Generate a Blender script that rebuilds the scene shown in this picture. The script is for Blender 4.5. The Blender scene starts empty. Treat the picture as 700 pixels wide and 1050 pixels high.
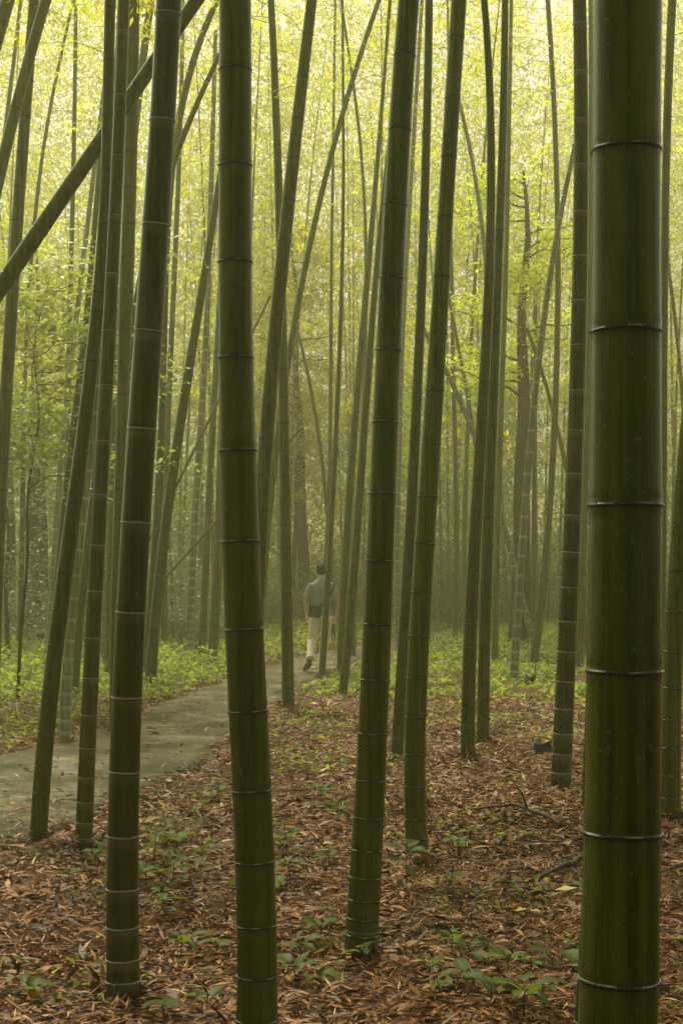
import bpy, bmesh, math, random
import numpy as np
from mathutils import Vector, Matrix, Quaternion
R = math.radians
rng = np.random.default_rng(7)
random.seed(7)
scene = bpy.context.scene
C = scene.collection

# ------------------------------------------------------------------ camera geometry (a level camera with rise)
F, CX, HY, EYE = 1560.0, 350.0, 590.0, 1.6
def at(px, py, Y):                       # pixel of the 700x1050 photo at distance Y -> metres
    return Vector(((px-CX)/F*Y, Y, EYE-(py-HY)/F*Y))
def ground_y(py): return F*EYE/(py-HY)
def gpt(px, py):
    Y = ground_y(py); return Vector(((px-CX)/F*Y, Y, 0))

cd = bpy.data.cameras.new('camera'); cam = bpy.data.objects.new('camera', cd); C.objects.link(cam)
cam.location = (0, 0, EYE); cam.rotation_euler = (R(90), 0, 0)
cd.sensor_fit = 'VERTICAL'; cd.sensor_height = 24; cd.sensor_width = 16
cd.lens = F/1050*24; cd.shift_y = (HY-525)/1050
cd.clip_start = .05; cd.clip_end = 2000
cd.dof.use_dof = True; cd.dof.focus_distance = 9.0; cd.dof.aperture_fstop = 7.0
scene.camera = cam

# ------------------------------------------------------------------ helpers
def tag(o, label=None, cat=None, group=None, kind=None):
    if label: o['label'] = label
    if cat: o['category'] = cat
    if group: o['group'] = group
    if kind: o['kind'] = kind
    return o
def empty(name, loc, label=None, cat=None, group=None):
    o = bpy.data.objects.new(name, None); C.objects.link(o); o.location = loc
    o.empty_display_size = .1
    return tag(o, label, cat, group)
def link(name, me, parent=None, loc=None):
    o = bpy.data.objects.new(name, me); C.objects.link(o)
    if parent: o.parent = parent
    if loc is not None: o.location = loc
    return o
def mesh_np(name, V, faces, mats, attrs=None, smooth=True, midx=None):
    me = bpy.data.meshes.new(name)
    me.from_pydata([tuple(v) for v in V] if not isinstance(V, list) else V, [], faces)
    for m in mats: me.materials.append(m)
    if attrs:
        for k, a in attrs.items():
            at_ = me.attributes.new(k, 'FLOAT', 'POINT'); at_.data.foreach_set('value', np.asarray(a, dtype=np.float32))
    if midx is not None: me.polygons.foreach_set('material_index', np.asarray(midx, dtype=np.int32))
    me.polygons.foreach_set('use_smooth', np.full(len(me.polygons), smooth))
    me.update(); return me
def quads_mesh(name, V4, rnd, mats, smooth=False):
    """V4: (N,4,3) -> one mesh of N loose quads, attribute rnd per leaf"""
    N = len(V4); me = bpy.data.meshes.new(name)
    me.vertices.add(N*4); me.vertices.foreach_set('co', np.ascontiguousarray(V4, dtype=np.float32).ravel())
    me.loops.add(N*4); me.loops.foreach_set('vertex_index', np.arange(N*4, dtype=np.int32))
    me.polygons.add(N); me.polygons.foreach_set('loop_start', np.arange(0, N*4, 4, dtype=np.int32))
    for m in mats: me.materials.append(m)
    a = me.attributes.new('rnd', 'FLOAT', 'POINT'); a.data.foreach_set('value', np.repeat(np.asarray(rnd, dtype=np.float32), 4))
    me.update(calc_edges=True); me.validate()
    return me
def unit(a): return a/np.maximum(np.linalg.norm(a, axis=-1, keepdims=True), 1e-9)
def leafquads(P, D, N, L, W, mid=.42, cup=0.0):
    D = unit(D); S = unit(np.cross(D, N)); U = np.cross(S, D)
    L = np.asarray(L)[:, None]; W = np.asarray(W)[:, None]
    A = P; B = P+D*L*mid+S*W*.5+U*W*cup; T = P+D*L-U*L*.12*cup*3; E = P+D*L*mid-S*W*.5+U*W*cup
    return np.stack([A, B, T, E], axis=1)

def vnoise(x, y, s=1.0, seed=0):         # smooth pseudo noise -1..1
    r = np.random.default_rng(seed); v = 0
    for k in range(6):
        a, p, f = r.uniform(0, 6.28), r.uniform(0, 6.28), s*(.6+.28*k)
        v = v+np.sin(f*(x*math.cos(a)+y*math.sin(a))+p)*np.cos(f*.7*(y*math.cos(a)-x*math.sin(a))+1.7*p)
    return v/2.6

# ------------------------------------------------------------------ materials
def new_mat(name):
    m = bpy.data.materials.new(name); m.use_nodes = True; nt = m.node_tree; nt.nodes.clear()
    out = nt.nodes.new('ShaderNodeOutputMaterial')
    return m, nt, out
def nd(nt, t, **kw):
    n = nt.nodes.new(t)
    for k, v in kw.items():
        if k in ('ins',):
            for kk, vv in v.items(): n.inputs[kk].default_value = vv
        else: setattr(n, k, v)
    return n
def rgb(c): return (c[0], c[1], c[2], 1)
def ramp(nt, fac, stops):
    n = nt.nodes.new('ShaderNodeValToRGB'); e = n.color_ramp.elements
    while len(e) < len(stops): e.new(.5)
    for k, (p, c) in enumerate(stops): e[k].position = p; e[k].color = rgb(c)
    nt.links.new(fac, n.inputs[0]); return n.outputs[0]
def mix(nt, fac, a, b, mode='MIX'):
    n = nt.nodes.new('ShaderNodeMix'); n.data_type = 'RGBA'; n.blend_type = mode
    for s, v in ((0, fac), (6, a), (7, b)):
        if isinstance(v, (int, float)): n.inputs[s].default_value = v
        elif isinstance(v, tuple): n.inputs[s].default_value = rgb(v)
        else: nt.links.new(v, n.inputs[s])
    return n.outputs[2]
def noise(nt, vec, scale, detail=4, rough=.55):
    n = nt.nodes.new('ShaderNodeTexNoise'); n.inputs['Scale'].default_value = scale
    n.inputs['Detail'].default_value = detail; n.inputs['Roughness'].default_value = rough
    if vec is not None: nt.links.new(vec, n.inputs['Vector'])
    return n.outputs[0]
def mapping(nt, src, scale):
    n = nt.nodes.new('ShaderNodeMapping'); n.inputs['Scale'].default_value = scale
    nt.links.new(src, n.inputs['Vector']); return n.outputs[0]
def principled(nt, out, col, rough=.6, spec=.4, bump=None, bump_d=.002, bump_s=.5):
    p = nt.nodes.new('ShaderNodeBsdfPrincipled')
    if isinstance(col, tuple): p.inputs['Base Color'].default_value = rgb(col)
    else: nt.links.new(col, p.inputs['Base Color'])
    if isinstance(rough, (int, float)): p.inputs['Roughness'].default_value = rough
    else: nt.links.new(rough, p.inputs['Roughness'])
    p.inputs['Specular IOR Level'].default_value = spec
    if bump is not None:
        b = nt.nodes.new('ShaderNodeBump'); b.inputs['Distance'].default_value = bump_d; b.inputs['Strength'].default_value = bump_s
        nt.links.new(bump, b.inputs['Height']); nt.links.new(b.outputs[0], p.inputs['Normal'])
    nt.links.new(p.outputs[0], out.inputs['Surface']); return p

def culm_mat(name, c0, c1, c2, bloom, bloom_amt, rough=.27, spec=.38):
    m, nt, out = new_mat(name)
    tc = nd(nt, 'ShaderNodeTexCoord'); oi = nd(nt, 'ShaderNodeObjectInfo')
    st = noise(nt, mapping(nt, tc.outputs['Object'], (42, 42, .9)), 1.0, 5, .6)          # fine vertical fibres
    bl = noise(nt, mapping(nt, tc.outputs['Object'], (7, 7, 1.1)), 1.0, 2, .5)           # broad weathered patches
    sp = noise(nt, tc.outputs['Object'], 75, 2, .6)                                      # lichen specks
    c = ramp(nt, bl, [(.28, c0), (.52, c1), (.76, c2)])
    c = mix(nt, ramp(nt, st, [(.40, (0, 0, 0)), (.62, (1, 1, 1))]), mix(nt, .65, c, tuple(x*.55 for x in c0)), mix(nt, .75, c, tuple(x*1.15 for x in c2)))
    c = mix(nt, ramp(nt, sp, [(.63, (0, 0, 0)), (.72, (.6, .6, .6))]), c, (.15, .17, .08))
    pw = noise(nt, mapping(nt, tc.outputs['Object'], (9, 9, 2.2)), 1.0, 6, .72)      # powdery scuffed patches
    c = mix(nt, ramp(nt, pw, [(.54, (0, 0, 0)), (.70, (.42, .42, .42))]), c, (.15, .17, .085))
    cr = nd(nt, 'ShaderNodeHueSaturation')
    mr = nd(nt, 'ShaderNodeMapRange', ins={3: .78, 4: 1.2}); nt.links.new(oi.outputs['Random'], mr.inputs[0])
    nt.links.new(mr.outputs[0], cr.inputs['Value']); nt.links.new(c, cr.inputs['Color'])
    a = nd(nt, 'ShaderNodeAttribute', attribute_name='bloom')
    f = nd(nt, 'ShaderNodeMath', operation='MULTIPLY'); f.inputs[1].default_value = bloom_amt
    fn = nd(nt, 'ShaderNodeMath', operation='MULTIPLY')
    nt.links.new(a.outputs['Fac'], fn.inputs[0]); nt.links.new(ramp(nt, bl, [(.3, (.25, .25, .25)), (.65, (1, 1, 1))]), fn.inputs[1])
    nt.links.new(fn.outputs[0], f.inputs[0])
    c = mix(nt, f.outputs[0], cr.outputs[0], bloom)
    a2 = nd(nt, 'ShaderNodeAttribute', attribute_name='dark')
    d2 = nd(nt, 'ShaderNodeMath', operation='MULTIPLY'); d2.inputs[1].default_value = .75; nt.links.new(a2.outputs['Fac'], d2.inputs[0])
    c = mix(nt, d2.outputs[0], c, (.012, .011, .005))
    rr = ramp(nt, bl, [(.3, (rough*.9,)*3), (.7, (rough*1.15,)*3)])
    p = principled(nt, out, c, rr, spec, st, .0012, .3); p.inputs['Specular Tint'].default_value = (.75, .85, .30, 1)
    return m
M = {}
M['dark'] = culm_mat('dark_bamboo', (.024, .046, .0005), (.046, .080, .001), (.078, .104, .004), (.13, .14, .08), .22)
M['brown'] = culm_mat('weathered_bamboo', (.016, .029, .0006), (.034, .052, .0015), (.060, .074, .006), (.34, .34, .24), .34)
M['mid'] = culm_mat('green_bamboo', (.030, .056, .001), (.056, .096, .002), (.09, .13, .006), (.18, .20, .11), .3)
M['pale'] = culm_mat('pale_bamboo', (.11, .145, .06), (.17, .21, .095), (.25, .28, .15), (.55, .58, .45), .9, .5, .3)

def simple(name, col, col2=None, scale=30, rough=.7, spec=.3, bump=.004, coord='Object', stretch=(1, 1, 1)):
    m, nt, out = new_mat(name); tc = nd(nt, 'ShaderNodeTexCoord')
    n = noise(nt, mapping(nt, tc.outputs[coord], stretch), scale, 5, .6)
    c = ramp(nt, n, [(.3, col), (.7, col2 or tuple(x*1.4 for x in col))])
    principled(nt, out, c, rough, spec, n, bump, .6); return m
M['ring'] = simple('node_ring', (.004, .004, .0015), (.020, .018, .006), 60, .14, .4, .002)
M['ring_pale'] = simple('waxy_node_ring', (.04, .04, .02), (.62, .62, .52), 34, .5, .4, .002)
M['ring_glint'] = simple('ring_glint', (.012, .012, .004), (.36, .36, .26), 3.2, .25, .5, .002)  # pale broken glints painted along the upper edge of the rings
M['bark'] = simple('bark', (.016, .013, .008), (.055, .046, .030), 6, .9, .1, .03, 'Object', (3, 3, .5))
M['twig'] = simple('twig', (.035, .032, .014), (.07, .065, .025), 20, .6, .3)
M['deadwood'] = simple('dead_wood', (.020, .014, .009), (.075, .055, .036), 18, .75, .25, .006)
M['stump'] = simple('rotten_stump', (.010, .009, .006), (.035, .030, .018), 24, .7, .3, .01)

def leaf_mat(name, front, trans, dark, gloss=.06, grough=.35, tf=.55, vary=(.75, 1.25), hue=(.485, .515)):
    m, nt, out = new_mat(name)
    a = nd(nt, 'ShaderNodeAttribute', attribute_name='rnd'); oi = nd(nt, 'ShaderNodeObjectInfo')
    c = ramp(nt, a.outputs['Fac'], [(0, dark), (.45, front), (1, tuple(min(1, x*1.35) for x in front))])
    t = ramp(nt, a.outputs['Fac'], [(0, tuple(x*.6 for x in trans)), (.5, trans), (1, (min(1, trans[0]*1.25), trans[1]*1.1, trans[2]))])
    outs = []
    for col in (c, t):
        h = nd(nt, 'ShaderNodeHueSaturation')
        mr = nd(nt, 'ShaderNodeMapRange', ins={3: vary[0], 4: vary[1]}); nt.links.new(oi.outputs['Random'], mr.inputs[0]); nt.links.new(mr.outputs[0], h.inputs['Value'])
        mh = nd(nt, 'ShaderNodeMapRange', ins={3: hue[0], 4: hue[1]}); nt.links.new(oi.outputs['Random'], mh.inputs[0]); nt.links.new(mh.outputs[0], h.inputs['Hue'])
        nt.links.new(col, h.inputs['Color']); outs.append(h.outputs[0])
    d = nd(nt, 'ShaderNodeBsdfDiffuse'); nt.links.new(outs[0], d.inputs[0])
    tr = nd(nt, 'ShaderNodeBsdfTranslucent'); nt.links.new(outs[1], tr.inputs[0])
    ms = nd(nt, 'ShaderNodeMixShader'); ms.inputs[0].default_value = tf
    nt.links.new(d.outputs[0], ms.inputs[1]); nt.links.new(tr.outputs[0], ms.inputs[2])
    g = nd(nt, 'ShaderNodeBsdfGlossy'); g.inputs['Roughness'].default_value = grough; g.inputs[0].default_value = (.8, .85, .8, 1)
    m2 = nd(nt, 'ShaderNodeMixShader'); m2.inputs[0].default_value = gloss
    nt.links.new(ms.outputs[0], m2.inputs[1]); nt.links.new(g.outputs[0], m2.inputs[2]); nt.links.new(m2.outputs[0], out.inputs['Surface'])
    return m
M['leaf'] = leaf_mat('bamboo_leaf', (.11, .13, .008), (.68, .74, .02), (.05, .07, .012), tf=.72)
M['leaf_far'] = leaf_mat('far_leaf', (.11, .13, .010), (.62, .68, .02), (.06, .075, .014), tf=.78)
M['broadleaf'] = leaf_mat('broad_leaf', (.10, .13, .022), (.46, .54, .07), (.045, .065, .014))
M['undergrowth'] = leaf_mat('undergrowth_leaf', (.08, .105, .03), (.22, .28, .06), (.035, .05, .014))
M['blocker_leaf'] = leaf_mat('darkened_leaf', (.06, .085, .02), (.14, .19, .035), (.025, .04, .01))  # leaf colour darkened so the added canopy throws less light on the stalks
M['cover'] = leaf_mat('ground_cover_leaf', (.17, .215, .028), (.34, .44, .04), (.06, .09, .014), .02, .5)
M['seedling'] = leaf_mat('seedling_leaf', (.085, .125, .016), (.20, .27, .03), (.045, .075, .012), .02, .5, .45)

def litter_mat():
    m, nt, out = new_mat('leaf_litter')
    a = nd(nt, 'ShaderNodeAttribute', attribute_name='rnd'); g = nd(nt, 'ShaderNodeNewGeometry')
    c = ramp(nt, a.outputs['Fac'], [(0, (.018, .007, .0015)), (.2, (.085, .027, .005)), (.42, (.26, .092, .018)), (.64, (.43, .175, .042)), (.84, (.54, .29, .095)), (1, (.58, .40, .19))])
    n = noise(nt, g.outputs['Position'], 45, 3)
    c = mix(nt, ramp(nt, n, [(.35, (0, 0, 0)), (.7, (.6, .6, .6))]), c, (.035, .015, .006))
    p = principled(nt, out, c, .5, .16, n, .003, .4); p.inputs['Specular Tint'].default_value = (1, .8, .55, 1); return m
M['litter'] = litter_mat()
def ground_mat():
    m, nt, out = new_mat('forest_soil'); g = nd(nt, 'ShaderNodeNewGeometry')
    n1 = noise(nt, g.outputs['Position'], 1.1, 5); n2 = noise(nt, g.outputs['Position'], 28, 6, .7)
    v = nd(nt, 'ShaderNodeTexVoronoi'); v.inputs['Scale'].default_value = 34; nt.links.new(g.outputs['Position'], v.inputs['Vector'])
    c = ramp(nt, n2, [(.25, (.014, .006, .0015)), (.5, (.07, .026, .007)), (.75, (.17, .075, .02))])
    c = mix(nt, .35, c, mix(nt, v.outputs['Color'], (.04, .02, .01), (.2, .12, .06)))
    c = mix(nt, ramp(nt, n1, [(.5, (0, 0, 0)), (.7, (.5, .5, .5))]), c, (.05, .062, .016))
    principled(nt, out, c, .85, .05, n2, .03, .8); return m
M['ground'] = ground_mat()
def path_mat():
    m, nt, out = new_mat('wet_stone_path'); g = nd(nt, 'ShaderNodeNewGeometry')
    n1 = noise(nt, mapping(nt, g.outputs['Position'], (1.2, .8, 1)), 1.3, 6, .62); n2 = noise(nt, g.outputs['Position'], 24, 6, .7)
    n3 = noise(nt, mapping(nt, g.outputs['Position'], (.7, 3.2, 1)), 2.2, 5, .6)
    c = ramp(nt, n1, [(.36, (.06, .057, .028)), (.5, (.15, .138, .085)), (.62, (.27, .245, .17))])
    c = mix(nt, ramp(nt, n3, [(.42, (.6, .6, .6)), (.58, (0, 0, 0))]), c, (.085, .088, .042))
    c = mix(nt, ramp(nt, n2, [(.3, (.5, .5, .5)), (.6, (0, 0, 0))]), c, (.045, .042, .02))
    mp = mapping(nt, g.outputs['Position'], (1.5, 1.9, 0))
    wob = nd(nt, 'ShaderNodeVectorMath', operation='ADD'); nt.links.new(mp, wob.inputs[0])
    nw = nd(nt, 'ShaderNodeTexNoise'); nw.inputs['Scale'].default_value = 2.5; nt.links.new(g.outputs['Position'], nw.inputs['Vector'])
    sc = nd(nt, 'ShaderNodeVectorMath', operation='SCALE'); sc.inputs['Scale'].default_value = .35; nt.links.new(nw.outputs['Color'], sc.inputs[0]); nt.links.new(sc.outputs[0], wob.inputs[1])
    v = nd(nt, 'ShaderNodeTexVoronoi', feature='DISTANCE_TO_EDGE'); v.inputs['Scale'].default_value = 1.0; nt.links.new(wob.outputs[0], v.inputs['Vector'])
    vc = nd(nt, 'ShaderNodeTexVoronoi'); vc.inputs['Scale'].default_value = 1.0; nt.links.new(wob.outputs[0], vc.inputs['Vector'])
    bw = nd(nt, 'ShaderNodeRGBToBW'); nt.links.new(vc.outputs['Color'], bw.inputs[0])
    c = mix(nt, 1.0, c, ramp(nt, bw.outputs[0], [(.2, (.72, .72, .68)), (.8, (1.08, 1.06, 1.0))]), 'MULTIPLY')
    ed = ramp(nt, v.outputs[0], [(.0, (1, 1, 1)), (.05, (0, 0, 0))])
    c = mix(nt, mix(nt, ed, (0, 0, 0), (.4, .4, .4)), c, (.03, .032, .012))
    fleck = noise(nt, mapping(nt, g.outputs['Position'], (1, .5, 1)), 16, 3, .7)
    c = mix(nt, ramp(nt, fleck, [(.62, (0, 0, 0)), (.72, (.8, .8, .8))]), c, (.26, .24, .17))
    rr = ramp(nt, n1, [(.34, (.32,)*3), (.6, (.8,)*3)])
    p = principled(nt, out, c, .8, .03, mix(nt, .5, n1, n2), .02, .7)
    gl = nd(nt, 'ShaderNodeBsdfGlossy'); gl.inputs['Roughness'].default_value = .22; gl.inputs[0].default_value = (.8, .8, .7, 1)
    wet = ramp(nt, noise(nt, mapping(nt, g.outputs['Position'], (1.4, 2.6, 1)), 2.6, 4, .6), [(.55, (0, 0, 0)), (.72, (.16, .16, .16))])
    ms = nd(nt, 'ShaderNodeMixShader'); nt.links.new(wet, ms.inputs[0]); nt.links.new(p.outputs[0], ms.inputs[1]); nt.links.new(gl.outputs[0], ms.inputs[2]); nt.links.new(ms.outputs[0], out.inputs['Surface']); return m
M['path'] = path_mat()

# ------------------------------------------------------------------ ground, path
PL = np.array([(1, -6.6), (5, -5.2), (9, -4.1), (13.5, -3.0), (14.7, -2.73), (15.9, -2.45), (17.2, -2.3), (19.5, -2.22), (20.6, -2.07), (22.7, -1.8), (26.5, -1.30), (29.7, -.80), (34, .1), (40, 1.6), (46, 3.4)])
PR = np.array([(1, -4.6), (5, -3.1), (8.8, -1.98), (9.4, -1.84), (10.4, -1.62), (11.2, -1.47), (12.06, -1.31), (13.5, -1.17), (14.5, -1.10), (18.9, -.88), (21.9, -.66), (25.5, -.18), (27.7, .27), (34, 1.5), (40, 3.0), (46, 4.8)])
def path_edges(Y):
    w = .05*np.sin(Y*2.3)+.04*np.sin(Y*5.1+1)
    return np.interp(Y, PL[:, 0], PL[:, 1])+w, np.interp(Y, PR[:, 0], PR[:, 1])+.06*np.sin(Y*1.9+2)+.03*np.sin(Y*6.3)
def on_path(X, Y, m=0.0):
    l, r = path_edges(Y); return (X > l-m) & (X < r+m) & (Y < 46)
def hgt(X, Y):
    h = .055*vnoise(X, Y, 1.3, 3)+.018*vnoise(X, Y, 4.5, 4)
    l, r = path_edges(Y); d = np.maximum(np.maximum(l-X, X-r), 0)
    k = np.clip((d-.02)/.5, 0, 1)*np.clip((400-np.abs(Y))/300, 0, 1)
    k = np.where(Y < 46, k, 1)
    near = np.exp(-((d-.28)/.22)**2)*.02*(d > 0)*(Y < 44)
    h = h*k+near-.03*(1-np.clip(d/.1, 0, 1))*(Y < 46)
    return h
def ground():
    xs = np.concatenate([-np.geomspace(400, 9, 22), np.arange(-8.8, 8.9, .16), np.geomspace(9, 400, 22)])
    ys = np.concatenate([-np.geomspace(300, 2, 12), np.arange(-1.6, 34, .16), np.geomspace(34.2, 600, 60)])
    X, Y = np.meshgrid(xs, ys); Z = hgt(X, Y)
    V = np.stack([X, Y, Z], -1).reshape(-1, 3); nx, ny = len(xs), len(ys)
    i = (np.arange(ny-1)[:, None]*nx+np.arange(nx-1)).ravel()
    faces = np.stack([i, i+1, i+nx+1, i+nx], 1).tolist()
    tag(link('ground', mesh_np('ground', V, faces, [M['ground']])), kind='structure')
    ys = np.arange(1, 46, .14); rows = []
    l, r = path_edges(ys); n = 9
    for j, Y in enumerate(ys):
        for k in range(n):
            t = k/(n-1); x = l[j]+(r[j]-l[j])*t
            z = .022-.012*(abs(t-.5)*2)**6+.004*math.sin(7*x+3*Y)+.003*math.sin(17*Y)
            rows.append((x, Y, z))
        rows.append((r[j]+.015, Y, -.06)); rows.append((l[j]-.015, Y, -.06))
    m = n+2; faces = []
    for j in range(len(ys)-1):
        for k in range(n-1): faces.append((j*m+k, j*m+k+1, (j+1)*m+k+1, (j+1)*m+k))
        faces.append((j*m+n-1, j*m+n, (j+1)*m+n, (j+1)*m+n-1)); faces.append((j*m+n+1, j*m, (j+1)*m, (j+1)*m+n+1))
    tag(link('path', mesh_np('path', rows, faces, [M['path']])), kind='structure')
ground()

def scatter(n, y0, y1, wfun, power=1.0):
    """random points in the wedge seen from the camera, with a margin either side"""
    Y = (rng.uniform(0, 1, n)*(y1**power-y0**power)+y0**power)**(1/power)
    X = rng.uniform(-1, 1, n)*wfun(Y); return X, Y
def litter():
    Vs, rs = [], []
    for n, y0, y1, pw, L0 in ((120000, 3.6, 11, 1.6, .045), (80000, 9, 20, 1.7, .058), (26000, 18, 34, 1.5, .08)):
        X, Y = scatter(n, y0, y1, lambda y: .24*y+1.0, pw)
        p = on_path(X, Y, -.05); keep = ~p | (rng.uniform(0, 1, n) < .07)
        p2 = on_path(X, Y, .35); keep &= ~((X < -1.5) & ~p2 & (rng.uniform(0, 1, n) < .5) & (Y > 12))
        X, Y = X[keep], Y[keep]; n = len(X)
        big = rng.uniform(0, 1, n) < .07
        L = np.minimum(L0*rng.lognormal(0, .38, n)*np.where(big, 1.6, 1), .15); W = L*rng.uniform(.07, .30, n)*np.where(big, 1.15, 1); straw = rng.uniform(0, 1, n) < .13; L = np.where(straw, L*1.35, L); W = np.where(straw, L*rng.uniform(.06, .11, n), W)
        az = rng.uniform(0, 6.283, n); el = rng.normal(.05, .22, n)
        D = np.stack([np.cos(az)*np.cos(el), np.sin(az)*np.cos(el), np.sin(el)], 1)
        N = unit(np.stack([rng.normal(0, .42, n), rng.normal(0, .42, n), np.ones(n)], 1))
        z = np.where(on_path(X, Y), .024, hgt(X, Y))+rng.gamma(1.5, .007, n)
        Q = leafquads(np.stack([X, Y, z], 1), D, N, L, W, rng.uniform(.35, .6, n)[:, None], .15)
        Vs.append(Q); r = np.clip(rng.beta(1.9, 2.6, n)+.14*vnoise(X, Y, 2.2, 9)-np.clip(.10-.012*(Y-5), -.05, .10), 0, 1); r = np.where(straw, rng.uniform(.75, 1, n), r); rs.append(r)
    for (bx, by, br) in BASES:                         # leaves banked up round the foot of each stalk
        n = 130; a = rng.uniform(0, 6.283, n); q = br*(1.0+rng.gamma(1.3, .45, n)); X = bx+np.cos(a)*q; Y = by+np.sin(a)*q
        L = .06*rng.lognormal(0, .4, n); az = rng.uniform(0, 6.283, n); el = rng.normal(.15, .35, n)
        D = np.stack([np.cos(az)*np.cos(el), np.sin(az)*np.cos(el), np.sin(el)], 1); N = unit(np.stack([rng.normal(0, .6, n), rng.normal(0, .6, n), np.ones(n)], 1))
        z = hgt(X, Y)+.005+np.clip(.05*(2.2-q/br), 0, .05)*rng.uniform(.2, 1, n)
        Vs.append(leafquads(np.stack([X, Y, z], 1), D, N, L, L*rng.uniform(.1, .35, n), .45, .15)); rs.append(np.clip(rng.beta(1.6, 3, n), 0, 1))
    tag(link('leaf_litter', quads_mesh('leaf_litter', np.concatenate(Vs), np.concatenate(rs), [M['litter']])),
        'reddish brown fallen bamboo leaves and sheaths covering the ground', 'leaf litter', kind='stuff')
def cover():
    Vs, rs = [], []
    for n, y0, y1, L0, hmax in ((16000, 4.6, 12, .04, .07), (34000, 11, 26, .055, .15), (120000, 19, 60, .085, .30)):
        X, Y = scatter(n, y0, y1, lambda y: .25*y+1.6, 1.2)
        l, r = path_edges(Y); dl = l-X; dr = X-r
        nz = vnoise(X, Y, 1.9, 21)+.5*vnoise(X, Y, 5, 22)
        pl = (dl > .05)*np.clip(.7+.5*nz+.06*(Y-13), .12, 1)*(Y < 60)
        pr = (dr > .1)*np.clip(.09*(Y-13.5)-.10+.8*nz*np.clip((Y-9)/10, .3, 1), 0, 1)
        pr = np.where((dr < 1.2) & (Y > 13), np.maximum(pr, .35+.5*nz), pr)*(dr > .22)
        pr = np.where((dr > .3) & (nz > np.where(Y < 12, .42, .38)), np.maximum(pr, .5), pr)
        pl = pl*np.where((Y < 11) & (nz < .4), 0, 1)
        p = np.where(Y < 46, pl+pr, .8)
        k = rng.uniform(0, 1, n) < p; X, Y, nz, dr, dl = X[k], Y[k], nz[k], dr[k], dl[k]; n = len(X)
        L = L0*rng.uniform(.6, 1.5, n); W = L*rng.uniform(.4, .7, n); az = rng.uniform(0, 6.283, n); el = rng.normal(.05, .4, n)
        D = np.stack([np.cos(az)*np.cos(el), np.sin(az)*np.cos(el), np.sin(el)], 1)
        N = unit(np.stack([rng.normal(0, .5, n), rng.normal(0, .5, n), np.ones(n)], 1))
        hm = hmax*np.where(dl > .25, 1.35, 1)*np.clip(.55+.6*nz, .12, 1.3)*np.where((X > path_edges(Y)[0]) & (Y < 31), np.where((dr < 1.3) & (Y > 15), .2, .38), 1)
        z = hgt(X, Y)+.015+hm*rng.uniform(0, 1, n)**.8
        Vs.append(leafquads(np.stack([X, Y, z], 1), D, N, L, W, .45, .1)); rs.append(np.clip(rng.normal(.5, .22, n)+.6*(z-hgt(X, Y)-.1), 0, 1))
    tag(link('ground_cover', quads_mesh('ground_cover', np.concatenate(Vs), np.concatenate(rs), [M['cover']])),
        'low yellow green leafy plants carpeting the ground beside and beyond the path', 'ground cover', kind='stuff')
cover()

# ------------------------------------------------------------------ bamboo foliage and stalks
def tube(pts, radii, n=6, cap=True):
    """list of verts, faces of a tube through pts"""
    V, Fc = [], []; pts = [Vector(p) for p in pts]
    side = None
    for k, p in enumerate(pts):
        d = (pts[min(k+1, len(pts)-1)]-pts[max(k-1, 0)]).normalized()
        if side is None: side = d.orthogonal().normalized()
        side = (side-d*side.dot(d)).normalized(); up = d.cross(side)
        for j in range(n):
            a = 2*math.pi*j/n; V.append(p+(side*math.cos(a)+up*math.sin(a))*radii[k])
    for k in range(len(pts)-1):
        for j in range(n): Fc.append((k*n+j, k*n+(j+1) % n, (k+1)*n+(j+1) % n, (k+1)*n+j))
    if cap: Fc.append(tuple(range(n))[::-1]); Fc.append(tuple((len(pts)-1)*n+j for j in range(n)))
    return V, Fc
class MB:
    def __init__(s): s.V, s.F, s.m = [], [], []
    def add(s, VF, mi=0):
        o = len(s.V); s.V += [tuple(v) for v in VF[0]]; s.F += [tuple(o+i for i in f) for f in VF[1]]; s.m += [mi]*len(VF[1])
        return s
    def mesh(s, name, mats, smooth=True): return mesh_np(name, s.V, s.F, mats, None, smooth, s.m)

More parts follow.
